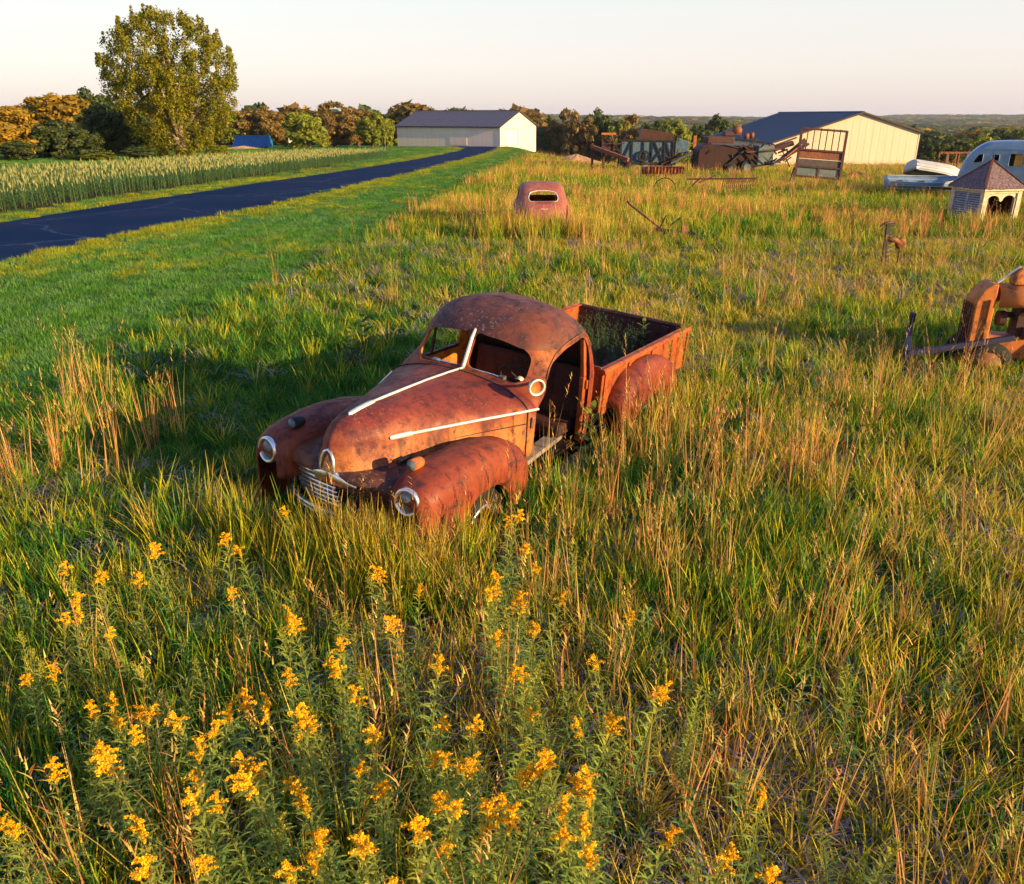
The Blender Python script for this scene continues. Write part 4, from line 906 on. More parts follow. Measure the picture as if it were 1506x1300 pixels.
for k in range(22):
    a = Vector((rnd_.uniform(-.6, 6.2), rnd_.uniform(-.15, .05), rnd_.uniform(.3, 2.1))); MB().bar(a, a + Vector((rnd_.gauss(0, .6), rnd_.gauss(0, .15), rnd_.gauss(0, .45))), rnd_.uniform(.04, .10)).build('rod', M['rust_dk'], t)
p = W(870, 58); q = W(926, 55)
t = thing('beam_stand', 'long rusty beam resting on short posts left of the blue thresher', 'beam', (p.x, 58, p.z))
d = q - p; mb = MB(); mb.bar((-.1, 0, 1.75), (d.x, -2.0, 1.0), (.24, .24)); mb.build('beam', M['rust_br'], t, bevel=.02)
mb = MB(); mb.bar((.0, -.1, 0), (0, -.1, 1.95), .15); mb.bar((.7, -.6, -.1), (.7, -.6, 1.65), .18); mb.build('post', M['rust_dk'], t)
p = W(950, 50); q = W(1004, 50)
t = thing('metal_trough', 'rusty red ribbed trough lying in the yellow weeds', 'trough', (p.x, 50, p.z), (0, 0, R(-4)))
Lq = (q - p).length; mb = MB(); mb.box((Lq / 2, .3, .62), (Lq, .6, .42)); mb.build('body', M['truck'], t, bevel=.04)
mb = MB(); 
for k in range(11): mb.box((.12 + k * (Lq - .24) / 10, -.02, .62), (.07, .05, .40))
mb.build('rib', M['rust_or'], t); mb = MB(); mb.bar((-.05, -.1, .75), (.25, -.2, -.1), .12); mb.box((-.12, .3, .6), (.25, .5, .4)); mb.build('end_leg', M['rust_dk'], t)

# ------------------------------------------------------------------ plough frame and dump rake lost in the grass
p = W(968, 22.5)
t = thing('walking_plough', 'dark rusty plough with one long handle rising from the grass', 'plough', (p.x, 22.5, p.z), (0, 0, R(8)))
mb = MB(); mb.tube([(-.86, .2, 1.05), (-.80, .2, .98), (-.05, .05, .42), (.05, 0, .30)], .028, 8); mb.tube([(.0, .0, .32), (.12, -.05, .62), (.16, -.06, .70)], .022, 6); mb.build('handle', M['rust_dk'], t, smooth=True)
mb = MB(); mb.bar((-.1, 0, .33), (.95, -.2, .20), (.07, .09)); mb.bar((.3, .2, .2), (1.0, -.05, .22), (.05, .05)); mb.bar((.4, .25, .40), (.62, .1, .62), .03); mb.build('beam', M['black'], t)
mb = MB(); mb.prism([(.05, .0), (.65, .02), (.55, .22), (.15, .28)], lambda u, v, k: (u, k + v * .4, v), -.12, -.09); mb.build('mouldboard', M['rust_dk'], t); mb = MB(); mb.box((.66, -.12, .32), (.16, .1, .18)); mb.build('clevis', M['rust_br'], t, bevel=.02)
p = W(1060, 36)
t = thing('dump_rake', 'rusty dump rake with curved tines nearly hidden in tall grass', 'rake', (p.x, 36, p.z), (0, 0, R(-3)))
mb = MB(); mb.bar((-1.5, 0, .85), (1.4, 0, .90), .06); mb.bar((-1.0, -.1, .72), (-.3, .1, 1.0), .05); mb.bar((-1.3, -.3, .6), (-.9, .2, .9), .05); mb.build('frame_bar', M['rust_dk'], t)
mb = MB()
for k in range(16):
    x = .1 + k * .085; mb.tube([(x, .55 * math.cos(a), .25 + .62 * math.sin(a)) for a in np.linspace(.3, 2.9, 9)], .012, 5)
mb.build('tines', M['rust_br'], t, smooth=True)
mb = MB(); mb.tube([(-2.4 + .45 * math.cos(a), 0, .45 + .45 * math.sin(a)) for a in np.linspace(0, 2 * math.pi, 25)[:-1]], .025, 6, closed=True); mb.build('wheel', M['rust_dk'], t, smooth=True)
# ------------------------------------------------------------------ trees
M['leaf'] = leafy('tree_leaves', .45, var=.12); M['bark'] = plain('tree_bark', (.15, .10, .075), .9, 0, .4, 5, .5); M['barkp'] = plain('pale_bark', (.34, .25, .19), .9, 0, .3, 5, .4)
def leaf_clump(mb, c, rad, n, size, cols, rnd, flat=.8):
    for _ in range(n):
        while True:
            d = Vector((rnd.uniform(-1, 1), rnd.uniform(-1, 1), rnd.uniform(-1, 1)))
            if .05 < d.length < 1: break
        d = d * (.55 + .45 * rnd.random()) ; p = c + Vector((d.x, d.y, d.z * flat)) * rad
        nrm = (d.normalized() + Vector((rnd.uniform(-1, 1), rnd.uniform(-1, 1), rnd.uniform(-.6, 1))) * .8).normalized()
        a = nrm.cross(Vector((rnd.uniform(-1, 1), rnd.uniform(-1, 1), rnd.uniform(-1, 1)))).normalized(); b_ = nrm.cross(a)
        s_ = size * rnd.uniform(.6, 1.3); col = cols[rnd.randrange(len(cols))]; k = rnd.uniform(.8, 1.2)
        mb.add([p - a * s_, p + b_ * s_ * .55, p + a * s_, p - b_ * s_ * .55], [(0, 1, 2, 3)], tuple(x * k for x in col))
def oak_mesh(seed, cols, n_cl=130, leaves=84, size=.039):
    """unit tree: height 1, crown radius about .5 (scaled when placed)"""
    rnd = random.Random(seed); mb = MB(); lumps = []
    for _ in range(9): a = rnd.uniform(0, 6.28); r_ = rnd.uniform(.05, .30); lumps.append((Vector((math.cos(a) * r_, math.sin(a) * r_, rnd.uniform(.26, .76))), rnd.uniform(.16, .26)))
    lumps.append((Vector((0, 0, .56)), .36)); lumps.append((Vector((.1, 0, .3)), .30)); lumps.append((Vector((-.12, .05, .28)), .30))
    for i in range(n_cl):
        L0, rr = lumps[i % len(lumps)]
        th = rnd.uniform(0, 6.28); ph = math.acos(rnd.uniform(-.75, 1))
        d = Vector((math.sin(ph) * math.cos(th), math.sin(ph) * math.sin(th), math.cos(ph)))
        c = L0 + d * rr * rnd.uniform(.7, 1.0); c.z = max(c.z, .05)
        leaf_clump(mb, c, rnd.uniform(.08, .14), leaves, size * rnd.uniform(.7, 1.1), cols, rnd)
    tb = MB(); tb.tube([(0, 0, -.05), (0.01, 0, .15), (.02, .01, .4)], [.04, .03, .02], 8)
    for k in range(6): a = k * 1.05 + rnd.uniform(-.3, .3); tb.tube([(.01, 0, .18 + .03 * k), (math.cos(a) * .15, math.sin(a) * .15, .42 + .03 * k), (math.cos(a) * .26, math.sin(a) * .26, .58 + .03 * k)], [.02, .012, .005], 6)
    return mb.mesh('oak_crown', M['leaf'], cols=True), tb.mesh('oak_trunk', M['bark'], smooth=True)
CO = [(.40, .24, .02), (.32, .20, .02), (.24, .18, .03), (.46, .28, .03)]
CB = [(.26, .17, .04), (.21, .13, .035), (.29, .175, .06), (.15, .125, .035)]
CD = [(.065, .105, .035), (.095, .125, .035), (.05, .085, .035), (.125, .135, .035)]
CY = [(.20, .24, .025), (.26, .28, .03), (.14, .19, .025), (.30, .29, .035)]
PAL = {'O': CO, 'B': CB, 'D': CD, 'Y': CY}
OAK = {k: [oak_mesh(ord(k) * 10 + s_, PAL[k]) for s_ in range(2)] for k in PAL}
def place_oak(px, top, wpx, Y, kind, label, group=None, name='oak_tree', rz=None, i=0):
    p = W(px, Y); zt = W(px, Y, top).z; h = zt - p.z; wd = wpx * (Y * .928 + 2) / 1200
    t = thing(name, label, 'tree' if name != 'shrub' else 'shrub', (p.x, Y, p.z), (0, 0, rz if rz is not None else i * 2.399), group)
    cm, tm = OAK[kind][i % 2]; sx = wd / .92; sz = h / .93
    for nm, me in (('crown', cm), ('trunk', tm)):
        o = bpy.data.objects.new(nm, me); COL.objects.link(o); o.parent = t; o.scale = (sx, sx, sz)
    return t
TREES = [
    (112, 152, 76, 118, 'D', 'dark green tree standing between the golden oak and its dark neighbour'), (186, 150, 70, 112, 'D', 'tall dark tree just behind the left edge of the cottonwood'), (60, 190, 60, 90, 'D', 'dark tree in the gap between the two orange oaks'), (128, 192, 60, 90, 'D', 'dark tree above the shrubs at the back of the corn'),
    (12, 160, 112, 84, 'O', 'orange lit oak at the far left edge beyond the corn'), (72, 136, 135, 116, 'O', 'broad golden brown oak behind the leftmost trees'), (142, 138, 84, 124, 'D', 'dark green tree between the golden oak and the cottonwood'),
    (90, 178, 78, 86, 'D', 'dark rounded tree just right of the orange oak'), (168, 160, 84, 98, 'D', 'dark tree tucked against the left side of the tall cottonwood'), (205, 184, 60, 104, 'D', 'low dark tree partly behind the cottonwood, left of its trunk'), (30, 208, 52, 80, 'D', 'low dark bushy tree in front of the orange oak'),
    (322, 166, 60, 190, 'B', 'brown oak showing behind the right side of the cottonwood'), (350, 170, 52, 185, 'Y', 'yellowing tree above the blue container'), (388, 155, 84, 155, 'B', 'brown oak right of the cottonwood above the blue container'), (420, 164, 56, 165, 'B', 'small brown oak between two larger trees by the pale machine'), (455, 162, 76, 143, 'Y', 'rounded yellow green tree right of the blue container'), (492, 150, 78, 168, 'B', 'tall brown oak behind the yellow green tree'), (528, 156, 66, 172, 'B', 'brown oak left of the long barn'), (548, 166, 46, 152, 'Y', 'small yellow green tree beside the long barn corner'), (566, 172, 36, 160, 'Y', 'narrow yellow green tree touching the long barn roof'),
    (606, 152, 92, 222, 'B', 'brown oak rising behind the long barn roof'), (646, 161, 60, 226, 'B', 'small brown oak behind the middle of the barn roof'),
    (768, 158, 46, 222, 'Y', 'thin green tree behind the gable end of the long barn'), (800, 170, 44, 226, 'D', 'dark tree right beside the long barn gable'), (826, 161, 66, 212, 'B', 'large brown oak right of the long barn'), (856, 164, 62, 205, 'B', 'brown oak second from the long barn on its right'), (882, 168, 58, 206, 'D', 'dark oak above the gravel heap'), (906, 171, 54, 200, 'Y', 'yellowish oak behind the beam stand'), (934, 169, 58, 190, 'B', 'brown oak behind the blue thresher'), (962, 178, 56, 166, 'D', 'dark tree behind the right half of the blue thresher'), (990, 176, 60, 172, 'Y', 'yellow green tree right of the blue thresher'), (1018, 184, 56, 176, 'D', 'dark tree between the thresher and the blue roofed barn'), (1048, 176, 64, 192, 'D', 'dark tree behind the left end of the blue roof'), (1078, 177, 56, 200, 'Y', 'yellowish tree just above the blue roof edge'),
    (1362, 206, 44, 165, 'D', 'dark tree right of the large barn corner'), (1392, 200, 56, 185, 'D', 'dark tree behind the rusty rack'), (1424, 197, 60, 205, 'Y', 'yellowish tree behind the nose of the silver trailer'), (1462, 190, 70, 220, 'D', 'dark tree above the silver trailer roof'), (1500, 188, 70, 215, 'Y', 'yellow green tree at the right edge above the trailer')]
for i, tt in enumerate(TREES): place_oak(*tt, name='shrub' if tt[1] > 206 and tt[0] < 60 else 'oak_tree', i=i)
for i, (px, tp, wp, Y, k, lb) in enumerate([(148, 224, 52, 80, 'Y', 'yellow green shrub at the edge of the corn left of the cottonwood'), (110, 228, 60, 82, 'D', 'dark shrub in shade left of the yellow green shrub'), (205, 218, 50, 84, 'D', 'dark shrub below the left side of the cottonwood'), (320, 212, 40, 92, 'Y', 'yellow shrub below the right side of the cottonwood')]):
    place_oak(px, tp, wp, Y, k, lb, name='shrub', i=i)
# the tall cottonwood
rnd = random.Random(42)
Ycw = 92.; pw = W(266, Ycw)
cot = thing('cottonwood_tree', 'tall broad golden green cottonwood standing alone by the corn', 'tree', (pw.x, Ycw, pw.z))
Hc = W(262, Ycw, 16).z - pw.z; Rc = 95 * (Ycw * .928 + 2) / 1200
tb = MB(); cb = MB(); CC = [(.19, .195, .008), (.24, .21, .010), (.12, .16, .010), (.30, .225, .012)]
tb.tube([(0, 0, -.3), (.1, 0, 1.2), (.0, .1, 2.6)], [.75, .55, .45], 10)
def envelope(z):      # crown radius by height share
    return Rc * float(np.interp(z / Hc, [0, .06, .14, .3, .5, .68, .82, .93, 1.0], [.22, .46, .60, .84, .98, .96, .78, .50, .15]))
ends = []
for k in range(15):
    az = k * 2.399 + rnd.uniform(-.3, .3); hz = rnd.uniform(.45, .97) * Hc; rr = envelope(hz) * rnd.uniform(.45, .85)
    if k == 0: hz, rr = Hc * .96, .3
    z0 = rnd.uniform(.8, 2.8); e = Vector((math.cos(az) * rr, math.sin(az) * rr, hz))
    mid = Vector((e.x * .45, e.y * .45, lerp(z0, hz, .5))); pts = [Vector((0, 0, z0)), mid, e]
    tb.tube(pts, [.28, .16, .03], 7)
    for q in range(11):
        u = rnd.uniform(.25, 1); b0 = pts[0].lerp(mid, u * 2) if u < .5 else mid.lerp(e, u * 2 - 1)
        d = Vector((rnd.gauss(0, 1), rnd.gauss(0, 1), rnd.uniform(-.1, 1.2))).normalized() * rnd.uniform(1.0, 2.6); e2 = b0 + d
        rxy = math.hypot(e2.x, e2.y); em = envelope(max(0, min(e2.z, Hc)))
        if rxy > em: e2.x *= em / rxy; e2.y *= em / rxy
        e2.z = min(e2.z, Hc * .985); tb.tube([b0, b0.lerp(e2, .5) + Vector((0, 0, -.1)), e2], [.07, .045, .012], 5); ends.append(e2); ends.append(b0.lerp(e2, .55))
for q in range(440):                         # outer twigs fill the outline, low skirt included
    z = Hc * rnd.uniform(.03, .98) ; az = rnd.uniform(0, 6.28); r_ = envelope(z) * math.sqrt(rnd.uniform(.45, 1)) 
    if z / Hc < .12: r_ *= rnd.uniform(.6, 1.0)
    ends.append(Vector((math.cos(az) * r_, math.sin(az) * r_, z)))
for e in ends:
    if e.z < .2: continue
    sp = 1.0 if rnd.random() < .8 else 1.3
    leaf_clump(cb, e, rnd.uniform(.45, .85) * sp, 78, .125, CC, rnd, 1.25)
for k in range(80):                          # upward spires break the top edge
    az = rnd.uniform(0, 6.28); z = Hc * rnd.uniform(.5, .97); r_ = envelope(z) * .97; c_ = Vector((math.cos(az) * r_, math.sin(az) * r_, z))
    for j in range(4): leaf_clump(cb, c_ + Vector((0, 0, .3 * j)), .42 - .09 * j, 14, .16, CC, rnd, 1.3)
cb.build('crown', M['leaf'], cot, cols=True); tb.build('trunk', M['barkp'], cot, smooth=True)
print('cottonwood faces', len(cb.f), Hc, Rc)

# ------------------------------------------------------------------ instanced vegetation
def src_col(name, meshes):
    c = bpy.data.collections.new(name)
    for i, me in enumerate(meshes):
        o = bpy.data.objects.new('%s_%03d' % (name, i), me); c.objects.link(o)
    return c
def scatter(name, label, cat, P_, rot, scl, idx, src):
    me = bpy.data.meshes.new(name); me.from_pydata(np.asarray(P_, np.float32).tolist(), [], [])
    for nm, tp, key, arr in (('rot', 'FLOAT_VECTOR', 'vector', rot), ('scl', 'FLOAT_VECTOR', 'vector', scl), ('idx', 'INT', 'value', idx)):
        a = me.attributes.new(nm, tp, 'POINT'); a.data.foreach_set(key, np.ascontiguousarray(arr, np.int32 if tp == 'INT' else np.float32).ravel())
    o = bpy.data.objects.new(name, me); COL.objects.link(o); tag(o, label, cat, None, 'stuff')
    ng = bpy.data.node_groups.new(name, 'GeometryNodeTree')
    ng.interface.new_socket('Geometry', in_out='INPUT', socket_type='NodeSocketGeometry'); ng.interface.new_socket('Geometry', in_out='OUTPUT', socket_type='NodeSocketGeometry')
    N = ng.nodes; l = ng.links.new; gi = N.new('NodeGroupInput'); go_ = N.new('NodeGroupOutput'); ip = N.new('GeometryNodeInstanceOnPoints'); ci = N.new('GeometryNodeCollectionInfo')
    ci.inputs['Collection'].default_value = src; ci.inputs['Separate Children'].default_value = True; ci.inputs['Reset Children'].default_value = True
    def na(nm, tp): x = N.new('GeometryNodeInputNamedAttribute'); x.data_type = tp; x.inputs['Name'].default_value = nm; return x.outputs['Attribute']
    l(gi.outputs[0], ip.inputs['Points']); l(ci.outputs[0], ip.inputs['Instance']); ip.inputs['Pick Instance'].default_value = True
    l(na('idx', 'INT'), ip.inputs['Instance Index']); l(na('rot', 'FLOAT_VECTOR'), ip.inputs['Rotation']); l(na('scl', 'FLOAT_VECTOR'), ip.inputs['Scale']); l(ip.outputs[0], go_.inputs[0])
    md = o.modifiers.new('scatter', 'NODES'); md.node_group = ng
    return o
rng = np.random.default_rng(7)
# distant wood beyond the individual trees
def far_crown(seed, cols):
    rnd = random.Random(seed); mb = MB()
    for i in range(16):
        th = rnd.uniform(0, 6.28); r_ = rnd.uniform(0, .36); c = Vector((math.cos(th) * r_, math.sin(th) * r_, rnd.uniform(.25, .85) - r_ * .4))
        leaf_clump(mb, c, .22, 24, .11, cols, rnd)
    return mb.mesh('far_crown', M['leaf'], cols=True)
FC = src_col('far_tree', [far_crown(1, CB), far_crown(2, CD), far_crown(3, CD), far_crown(4, CY), far_crown(5, CB), far_crown(6, CO)])
PP = []; SS = []
for (y0, y1, cell, hh) in ((215, 420, 7.2, 9.5), (420, 800, 13, 10.5), (800, 1500, 24, 14), (1500, 4000, 46, 15)):
    for y in np.arange(y0, y1, cell):
        wx = .75 * y + 20
        for x in np.arange(-wx, wx, cell):
            if y < 900 and math.sin(x * .013 + y * .011) + math.sin(y * .021 - x * .006) > 1.25: continue   # open clearings
            X, Yv = x + rng.uniform(-.5, .5) * cell, y + rng.uniform(-.5, .5) * cell
            PP.append((X, Yv, G(X, Yv) - .3)); k = hh * rng.uniform(.75, 1.25); SS.append((k * 1.25 * cell / 9 if cell > 20 else k * 1.2, k * 1.25 * cell / 9 if cell > 20 else k * 1.2, k))
n_ = len(PP); rot = np.zeros((n_, 3)); rot[:, 2] = rng.uniform(0, 6.28, n_)
scatter('distant_wood', 'far wooded valley and hills running to the horizon', 'wood', PP, rot, SS, rng.choice(6, n_, p=[.16, .36, .28, .10, .07, .03]), FC)
print('far trees', n_)
# ------------------------------------------------------------------ grasses
M['grass'] = leafy('grass_blades', .38, var=.28); M['weed'] = leafy('weed_leaves', .35, var=.15); M['flower'] = leafy('flower_heads', .25, var=.10)
def blade(mb, p, az, L, lean, bend, wd, col, tip=None, seg=4, droop=0):
    """one grass blade: a narrow bent strip from p"""
    d = Vector((math.cos(az), math.sin(az), 0)); s_ = Vector((-d.y, d.x, 0)); b0 = len(mb.v); vs = []; cs = []
    ang = lean; q = Vector(p); st = L / seg; tip = tip or col
    for i in range(seg + 1):
        t = i / seg; w_ = wd * (1 - t ** 1.7) * .5 + .0004
        vs += [q - s_ * w_, q + s_ * w_]; c = tuple(lerp(a, b_, max(0, (t - .35) / .65)) for a, b_ in zip(col, tip)); cs += [c, c]
        ang = lean + bend * (t + .5 / seg) ** 1.4 + droop * t
        q = q + (d * math.sin(ang) + Vector((0, 0, math.cos(ang)))) * st
    mb.v.extend([tuple(v) for v in vs]); mb.c.extend(cs)
    for i in range(seg): mb.f.append((b0 + 2 * i, b0 + 2 * i + 1, b0 + 2 * i + 3, b0 + 2 * i + 2))
    return q
GR = [(.025, .13, .022), (.045, .19, .024), (.085, .25, .022)]; YG = [(.40, .41, .012), (.52, .46, .014), (.28, .37, .014)]; DRY = [(.56, .42, .08), (.64, .48, .13), (.48, .36, .08)]; RED = [(.60, .26, .085), (.50, .19, .065), (.64, .36, .13)]; GREY = [(.28, .24, .27), (.38, .33, .36), (.17, .15, .18), (.32, .28, .35)]; GOLD = [(.80, .54, .022), (.76, .46, .022)]
def tuft(seed, cols, tips, n=26, h=(.26, .50), r_=.075, wd=.007, seg=4, curl=.9):
    rnd = random.Random(seed); mb = MB()
    for i in range(n):
        az = rnd.uniform(0, 6.28); rr = r_ * math.sqrt(rnd.random()); a2 = rnd.uniform(0, 6.28)
        c = rnd.choice(cols); t = rnd.choice(tips) if rnd.random() < .72 else c
        blade(mb, (math.cos(a2) * rr, math.sin(a2) * rr, -.02), az, rnd.uniform(*h), rnd.uniform(.02, .38), rnd.uniform(.15, curl), wd * rnd.uniform(.6, 1.3), c, t, seg)
    return mb.mesh('tuft', M['grass'], cols=True)
def thatch(seed, n=20, h=(.14, .30)):
    rnd = random.Random(seed); mb = MB()
    for i in range(n):
        az = rnd.uniform(0, 6.28); a2 = rnd.uniform(0, 6.28); rr = .12 * math.sqrt(rnd.random()); c = rnd.choice(GREY + DRY[:1])
        blade(mb, (math.cos(a2) * rr, math.sin(a2) * rr, .03), az, rnd.uniform(*h), rnd.uniform(.1, .7), rnd.uniform(1.6, 3.6), .0105 * rnd.uniform(.6, 1.2), c, rnd.choice(GREY), 5)
    return mb.mesh('thatch', M['grass'], cols=True)
def stalk(seed, n=4, h=(.50, .88), far=False):
    rnd = random.Random(seed); mb = MB(); w0 = .0058 if not far else .013
    for i in range(n):
        az = rnd.uniform(0, 6.28); a2 = rnd.uniform(0, 6.28); rr = .09 * math.sqrt(rnd.random()); c = rnd.choice(RED + RED + DRY[:1]); L = rnd.uniform(*h)
        p = Vector((math.cos(a2) * rr, math.sin(a2) * rr, 0)); ln = rnd.uniform(0, .2); bd = rnd.uniform(.0, .35)
        q = blade(mb, p, az, L, ln, bd, w0 * 1.6, c, c, 4); b0 = len(mb.v)
        blade(mb, p, az + 1.57, L, .01, .02, w0, c, c, 3)
        an = ln + bd; d = Vector((math.cos(az), math.sin(az), 0)) * math.sin(an) + Vector((0, 0, math.cos(an)))
        q0 = q - d * L * .22                              # seed head
        for k in range(9 if not far else 4):
            t = k / (9 if not far else 4); blade(mb, q0 + d * L * .22 * t, rnd.uniform(0, 6.28), rnd.uniform(.03, .06) * (1.2 - t * .5), rnd.uniform(.3, .8), .5, .006 if not far else .014, rnd.choice(DRY + RED), None, 2)
        for k in range(2): blade(mb, p + Vector((0, 0, L * rnd.uniform(.15, .5))), rnd.uniform(0, 6.28), rnd.uniform(.12, .22), .5, 1.2, .006, rnd.choice(DRY + YG), None, 3)
    return mb.mesh('stalk', M['grass'], cols=True)
def lawn(seed, n=90, r_=.2, cols=None):
    rnd = random.Random(seed); mb = MB(); cols = cols or [(.06, .20, .03), (.10, .25, .032), (.15, .30, .03), (.045, .17, .028)]
    for i in range(n):
        a2 = rnd.uniform(0, 6.28); rr = r_ * math.sqrt(rnd.random()); blade(mb, (math.cos(a2) * rr, math.sin(a2) * rr, -.01), rnd.uniform(0, 6.28), rnd.uniform(.05, .11), rnd.uniform(.05, .7), rnd.uniform(.2, 1.0), .0075, rnd.choice(cols), None, 2)
    return mb.mesh('lawn_tuft', M['grass'], cols=True)
def leafblade(mb, p, d, up, L, wd, col, droop=.5, seg=4, fold=0):
    d = Vector(d).normalized(); s_ = d.cross(Vector(up)).normalized(); q = Vector(p); vs = []; b0 = len(mb.v); cc = []
    for i in range(seg + 1):
        t = i / seg; w_ = wd * math.sin(math.pi * min(1, .12 + t * .88)) ** .8 * .5 + .0005
        vs += [q - s_ * w_, q + s_ * w_]; cc += [col, col]; q = q + (d + Vector((0, 0, -droop * t * 1.3))).normalized() * L / seg
    mb.v.extend([tuple(v) for v in vs]); mb.c.extend(cc)
    for i in range(seg): mb.f.append((b0 + 2 * i, b0 + 2 * i + 1, b0 + 2 * i + 3, b0 + 2 * i + 2))
def feather(seed, cols, h=.55):
    rnd = random.Random(seed); mb = MB()
    for s_ in range(6):
        az = rnd.uniform(0, 6.28); ln = rnd.uniform(.05, .5); L = h * rnd.uniform(.7, 1.1); p = Vector((0, 0, 0)); d = Vector((math.cos(az) * math.sin(ln), math.sin(az) * math.sin(ln), math.cos(ln)))
        blade(mb, p, az, L, ln, .05, .005, cols[0], None, 3)
        for k in range(26):
            t = .25 + .75 * k / 26; q = p + d * L * t; a = rnd.uniform(0, 6.28); e = (Vector((math.cos(a), math.sin(a), .5))).normalized()
            leafblade(mb, q, e, (0, 0, 1), .11 * (1.15 - t), .007, rnd.choice(cols), .2, 2)
    return mb.mesh('feather', M['weed'], cols=True)
TUF = src_col('tuft', [tuft(s_, GR, GR + YG, n=20, h=(.18, .42), r_=.045, wd=.013) for s_ in range(4)] + [tuft(10 + s_, GR + YG, YG + GOLD, h=(.20, .42), n=20, r_=.045, curl=.6, wd=.013) for s_ in range(4)] + [tuft(20 + s_, YG + DRY, DRY + GOLD + RED, n=18, h=(.20, .46), r_=.045, curl=.8, wd=.011) for s_ in range(4)]
              + [tuft(30 + s_, GR, GR + YG[:1], n=40, h=(.16, .34), r_=.11, curl=1.7, wd=.006) for s_ in range(3)])
TUFF = src_col('far_tuft', [tuft(50 + s_, GR, GR + YG, n=18, h=(.25, .5), r_=.2, wd=.017, seg=3) for s_ in range(3)] + [tuft(60 + s_, GR + YG, YG + GOLD, n=18, h=(.28, .55), r_=.2, wd=.017, seg=3) for s_ in range(3)] + [tuft(70 + s_, YG + DRY, DRY + GOLD + RED, n=18, h=(.3, .6), r_=.2, wd=.016, seg=3) for s_ in range(3)] + [tuft(80 + s_, [(.20, .11, .05), (.26, .14, .06), (.13, .10, .04)], RED + [(.24, .12, .05)], n=18, h=(.25, .55), r_=.2, wd=.016, seg=3) for s_ in range(3)])
THA = src_col('thatch', [thatch(s_) for s_ in range(4)]); STA = src_col('stalk', [stalk(s_) for s_ in range(6)]); STF = src_col('far_stalk', [stalk(20 + s_, 6, far=True) for s_ in range(4)])
YLAWN = [(.32, .33, .02), (.38, .35, .025), (.22, .29, .02)]
LAW = src_col('lawn', [lawn(s_) for s_ in range(4)] + [lawn(10 + s_, cols=YLAWN) for s_ in range(3)] + [lawn(20 + s_, cols=[(.13, .27, .06), (.17, .31, .07), (.11, .24, .05)]) for s_ in range(3)])
TRI = TR.inverted()
OBST = [(coupe.location.x, 24.6, 1.2), (pt.x + 1.1, Yt + .1, .6), (14.8, 27.0, .75), (pt.x + .2, Yt + .1, .35)]
def vnoise(x, y, s_, ph=0): return np.sin(x * s_ + ph) * np.cos(y * s_ * 1.13 + ph * 2.1) + .6 * np.sin(x * s_ * 2.3 + y * s_ * 1.7 + ph) + .4 * np.sin(-x * s_ * 4.1 + y * s_ * 3.3 + ph * 3)
def band(y0, y1, dens, side='meadow', extra=2.0):
    """random points in the strip y0..y1 of the view fan, one side of the meadow edge"""
    A = (y1 - y0) * 2 * (.72 * y1 + extra); k = int(A * dens); y = rng.uniform(y0, y1, k); x = rng.uniform(-1, 1, k) * (.72 * y1 + extra)
    ok = np.abs(x) < .72 * y + extra
    edge = mead(y) + vnoise(x * 0, y, 1.1) * .18 + rng.normal(0, .15, k)
    ok &= (x > edge) if side == 'meadow' else (x < edge)
    return x[ok], y[ok]
def truck_local(x, y):
    m_ = np.array(TRI); z = np.zeros_like(x); return m_[0, 0] * x + m_[0, 1] * y + m_[0, 3], m_[1, 0] * x + m_[1, 1] * y + m_[1, 3]
def clear(x, y, pad=0.0):
    lx, ly = truck_local(x, y); ok = ~((lx > -3.05) & (lx < 2.36 + pad) & (np.abs(ly) < .93 + pad))
    for ox, oy, r_ in OBST: ok &= (x - ox) ** 2 + (y - oy) ** 2 > (r_ + pad) ** 2
    return ok
def soft(x, y):
    """greener, softer grass: beside the pickup and along its left"""
    lx, ly = truck_local(x, y)
    a = ((ly > .8) & (ly < 2.0) & (lx > -2.0) & (lx < .7)) * 1.0
    b_ = np.clip((-ly - .6) / .6, 0, 1) * np.clip((3.4 - lx) / 1.2, 0, 1) * np.clip((lx + 4.5) / 1.5, 0, 1) * (ly > -6)
    return np.maximum(a, b_)
def emit(name, label, cat, sets, src):
    P_, R_, S_, I_ = [np.concatenate([q[k] for q in sets]) for k in range(4)]
    print(name, len(P_)); return scatter(name, label, cat, P_, R_, S_, I_, src)
def pack(x, y, sc, hs, idx, tilt=.14, dz=0.):
    k = len(x); rot = np.stack([rng.normal(0, tilt, k), rng.normal(0, tilt, k), rng.uniform(0, 6.28, k)], -1)
    return np.stack([x, y, gz(x, y) + dz], -1), rot, np.stack([sc, sc, hs], -1), idx
def choose(wts):
    """index per row from stacked weights"""
    w_ = np.stack(wts, -1); w_ = w_ / w_.sum(-1, keepdims=True); c = w_.cumsum(-1); return (rng.random((len(w_), 1)) > c).sum(-1)
near = []; th = []; st = []
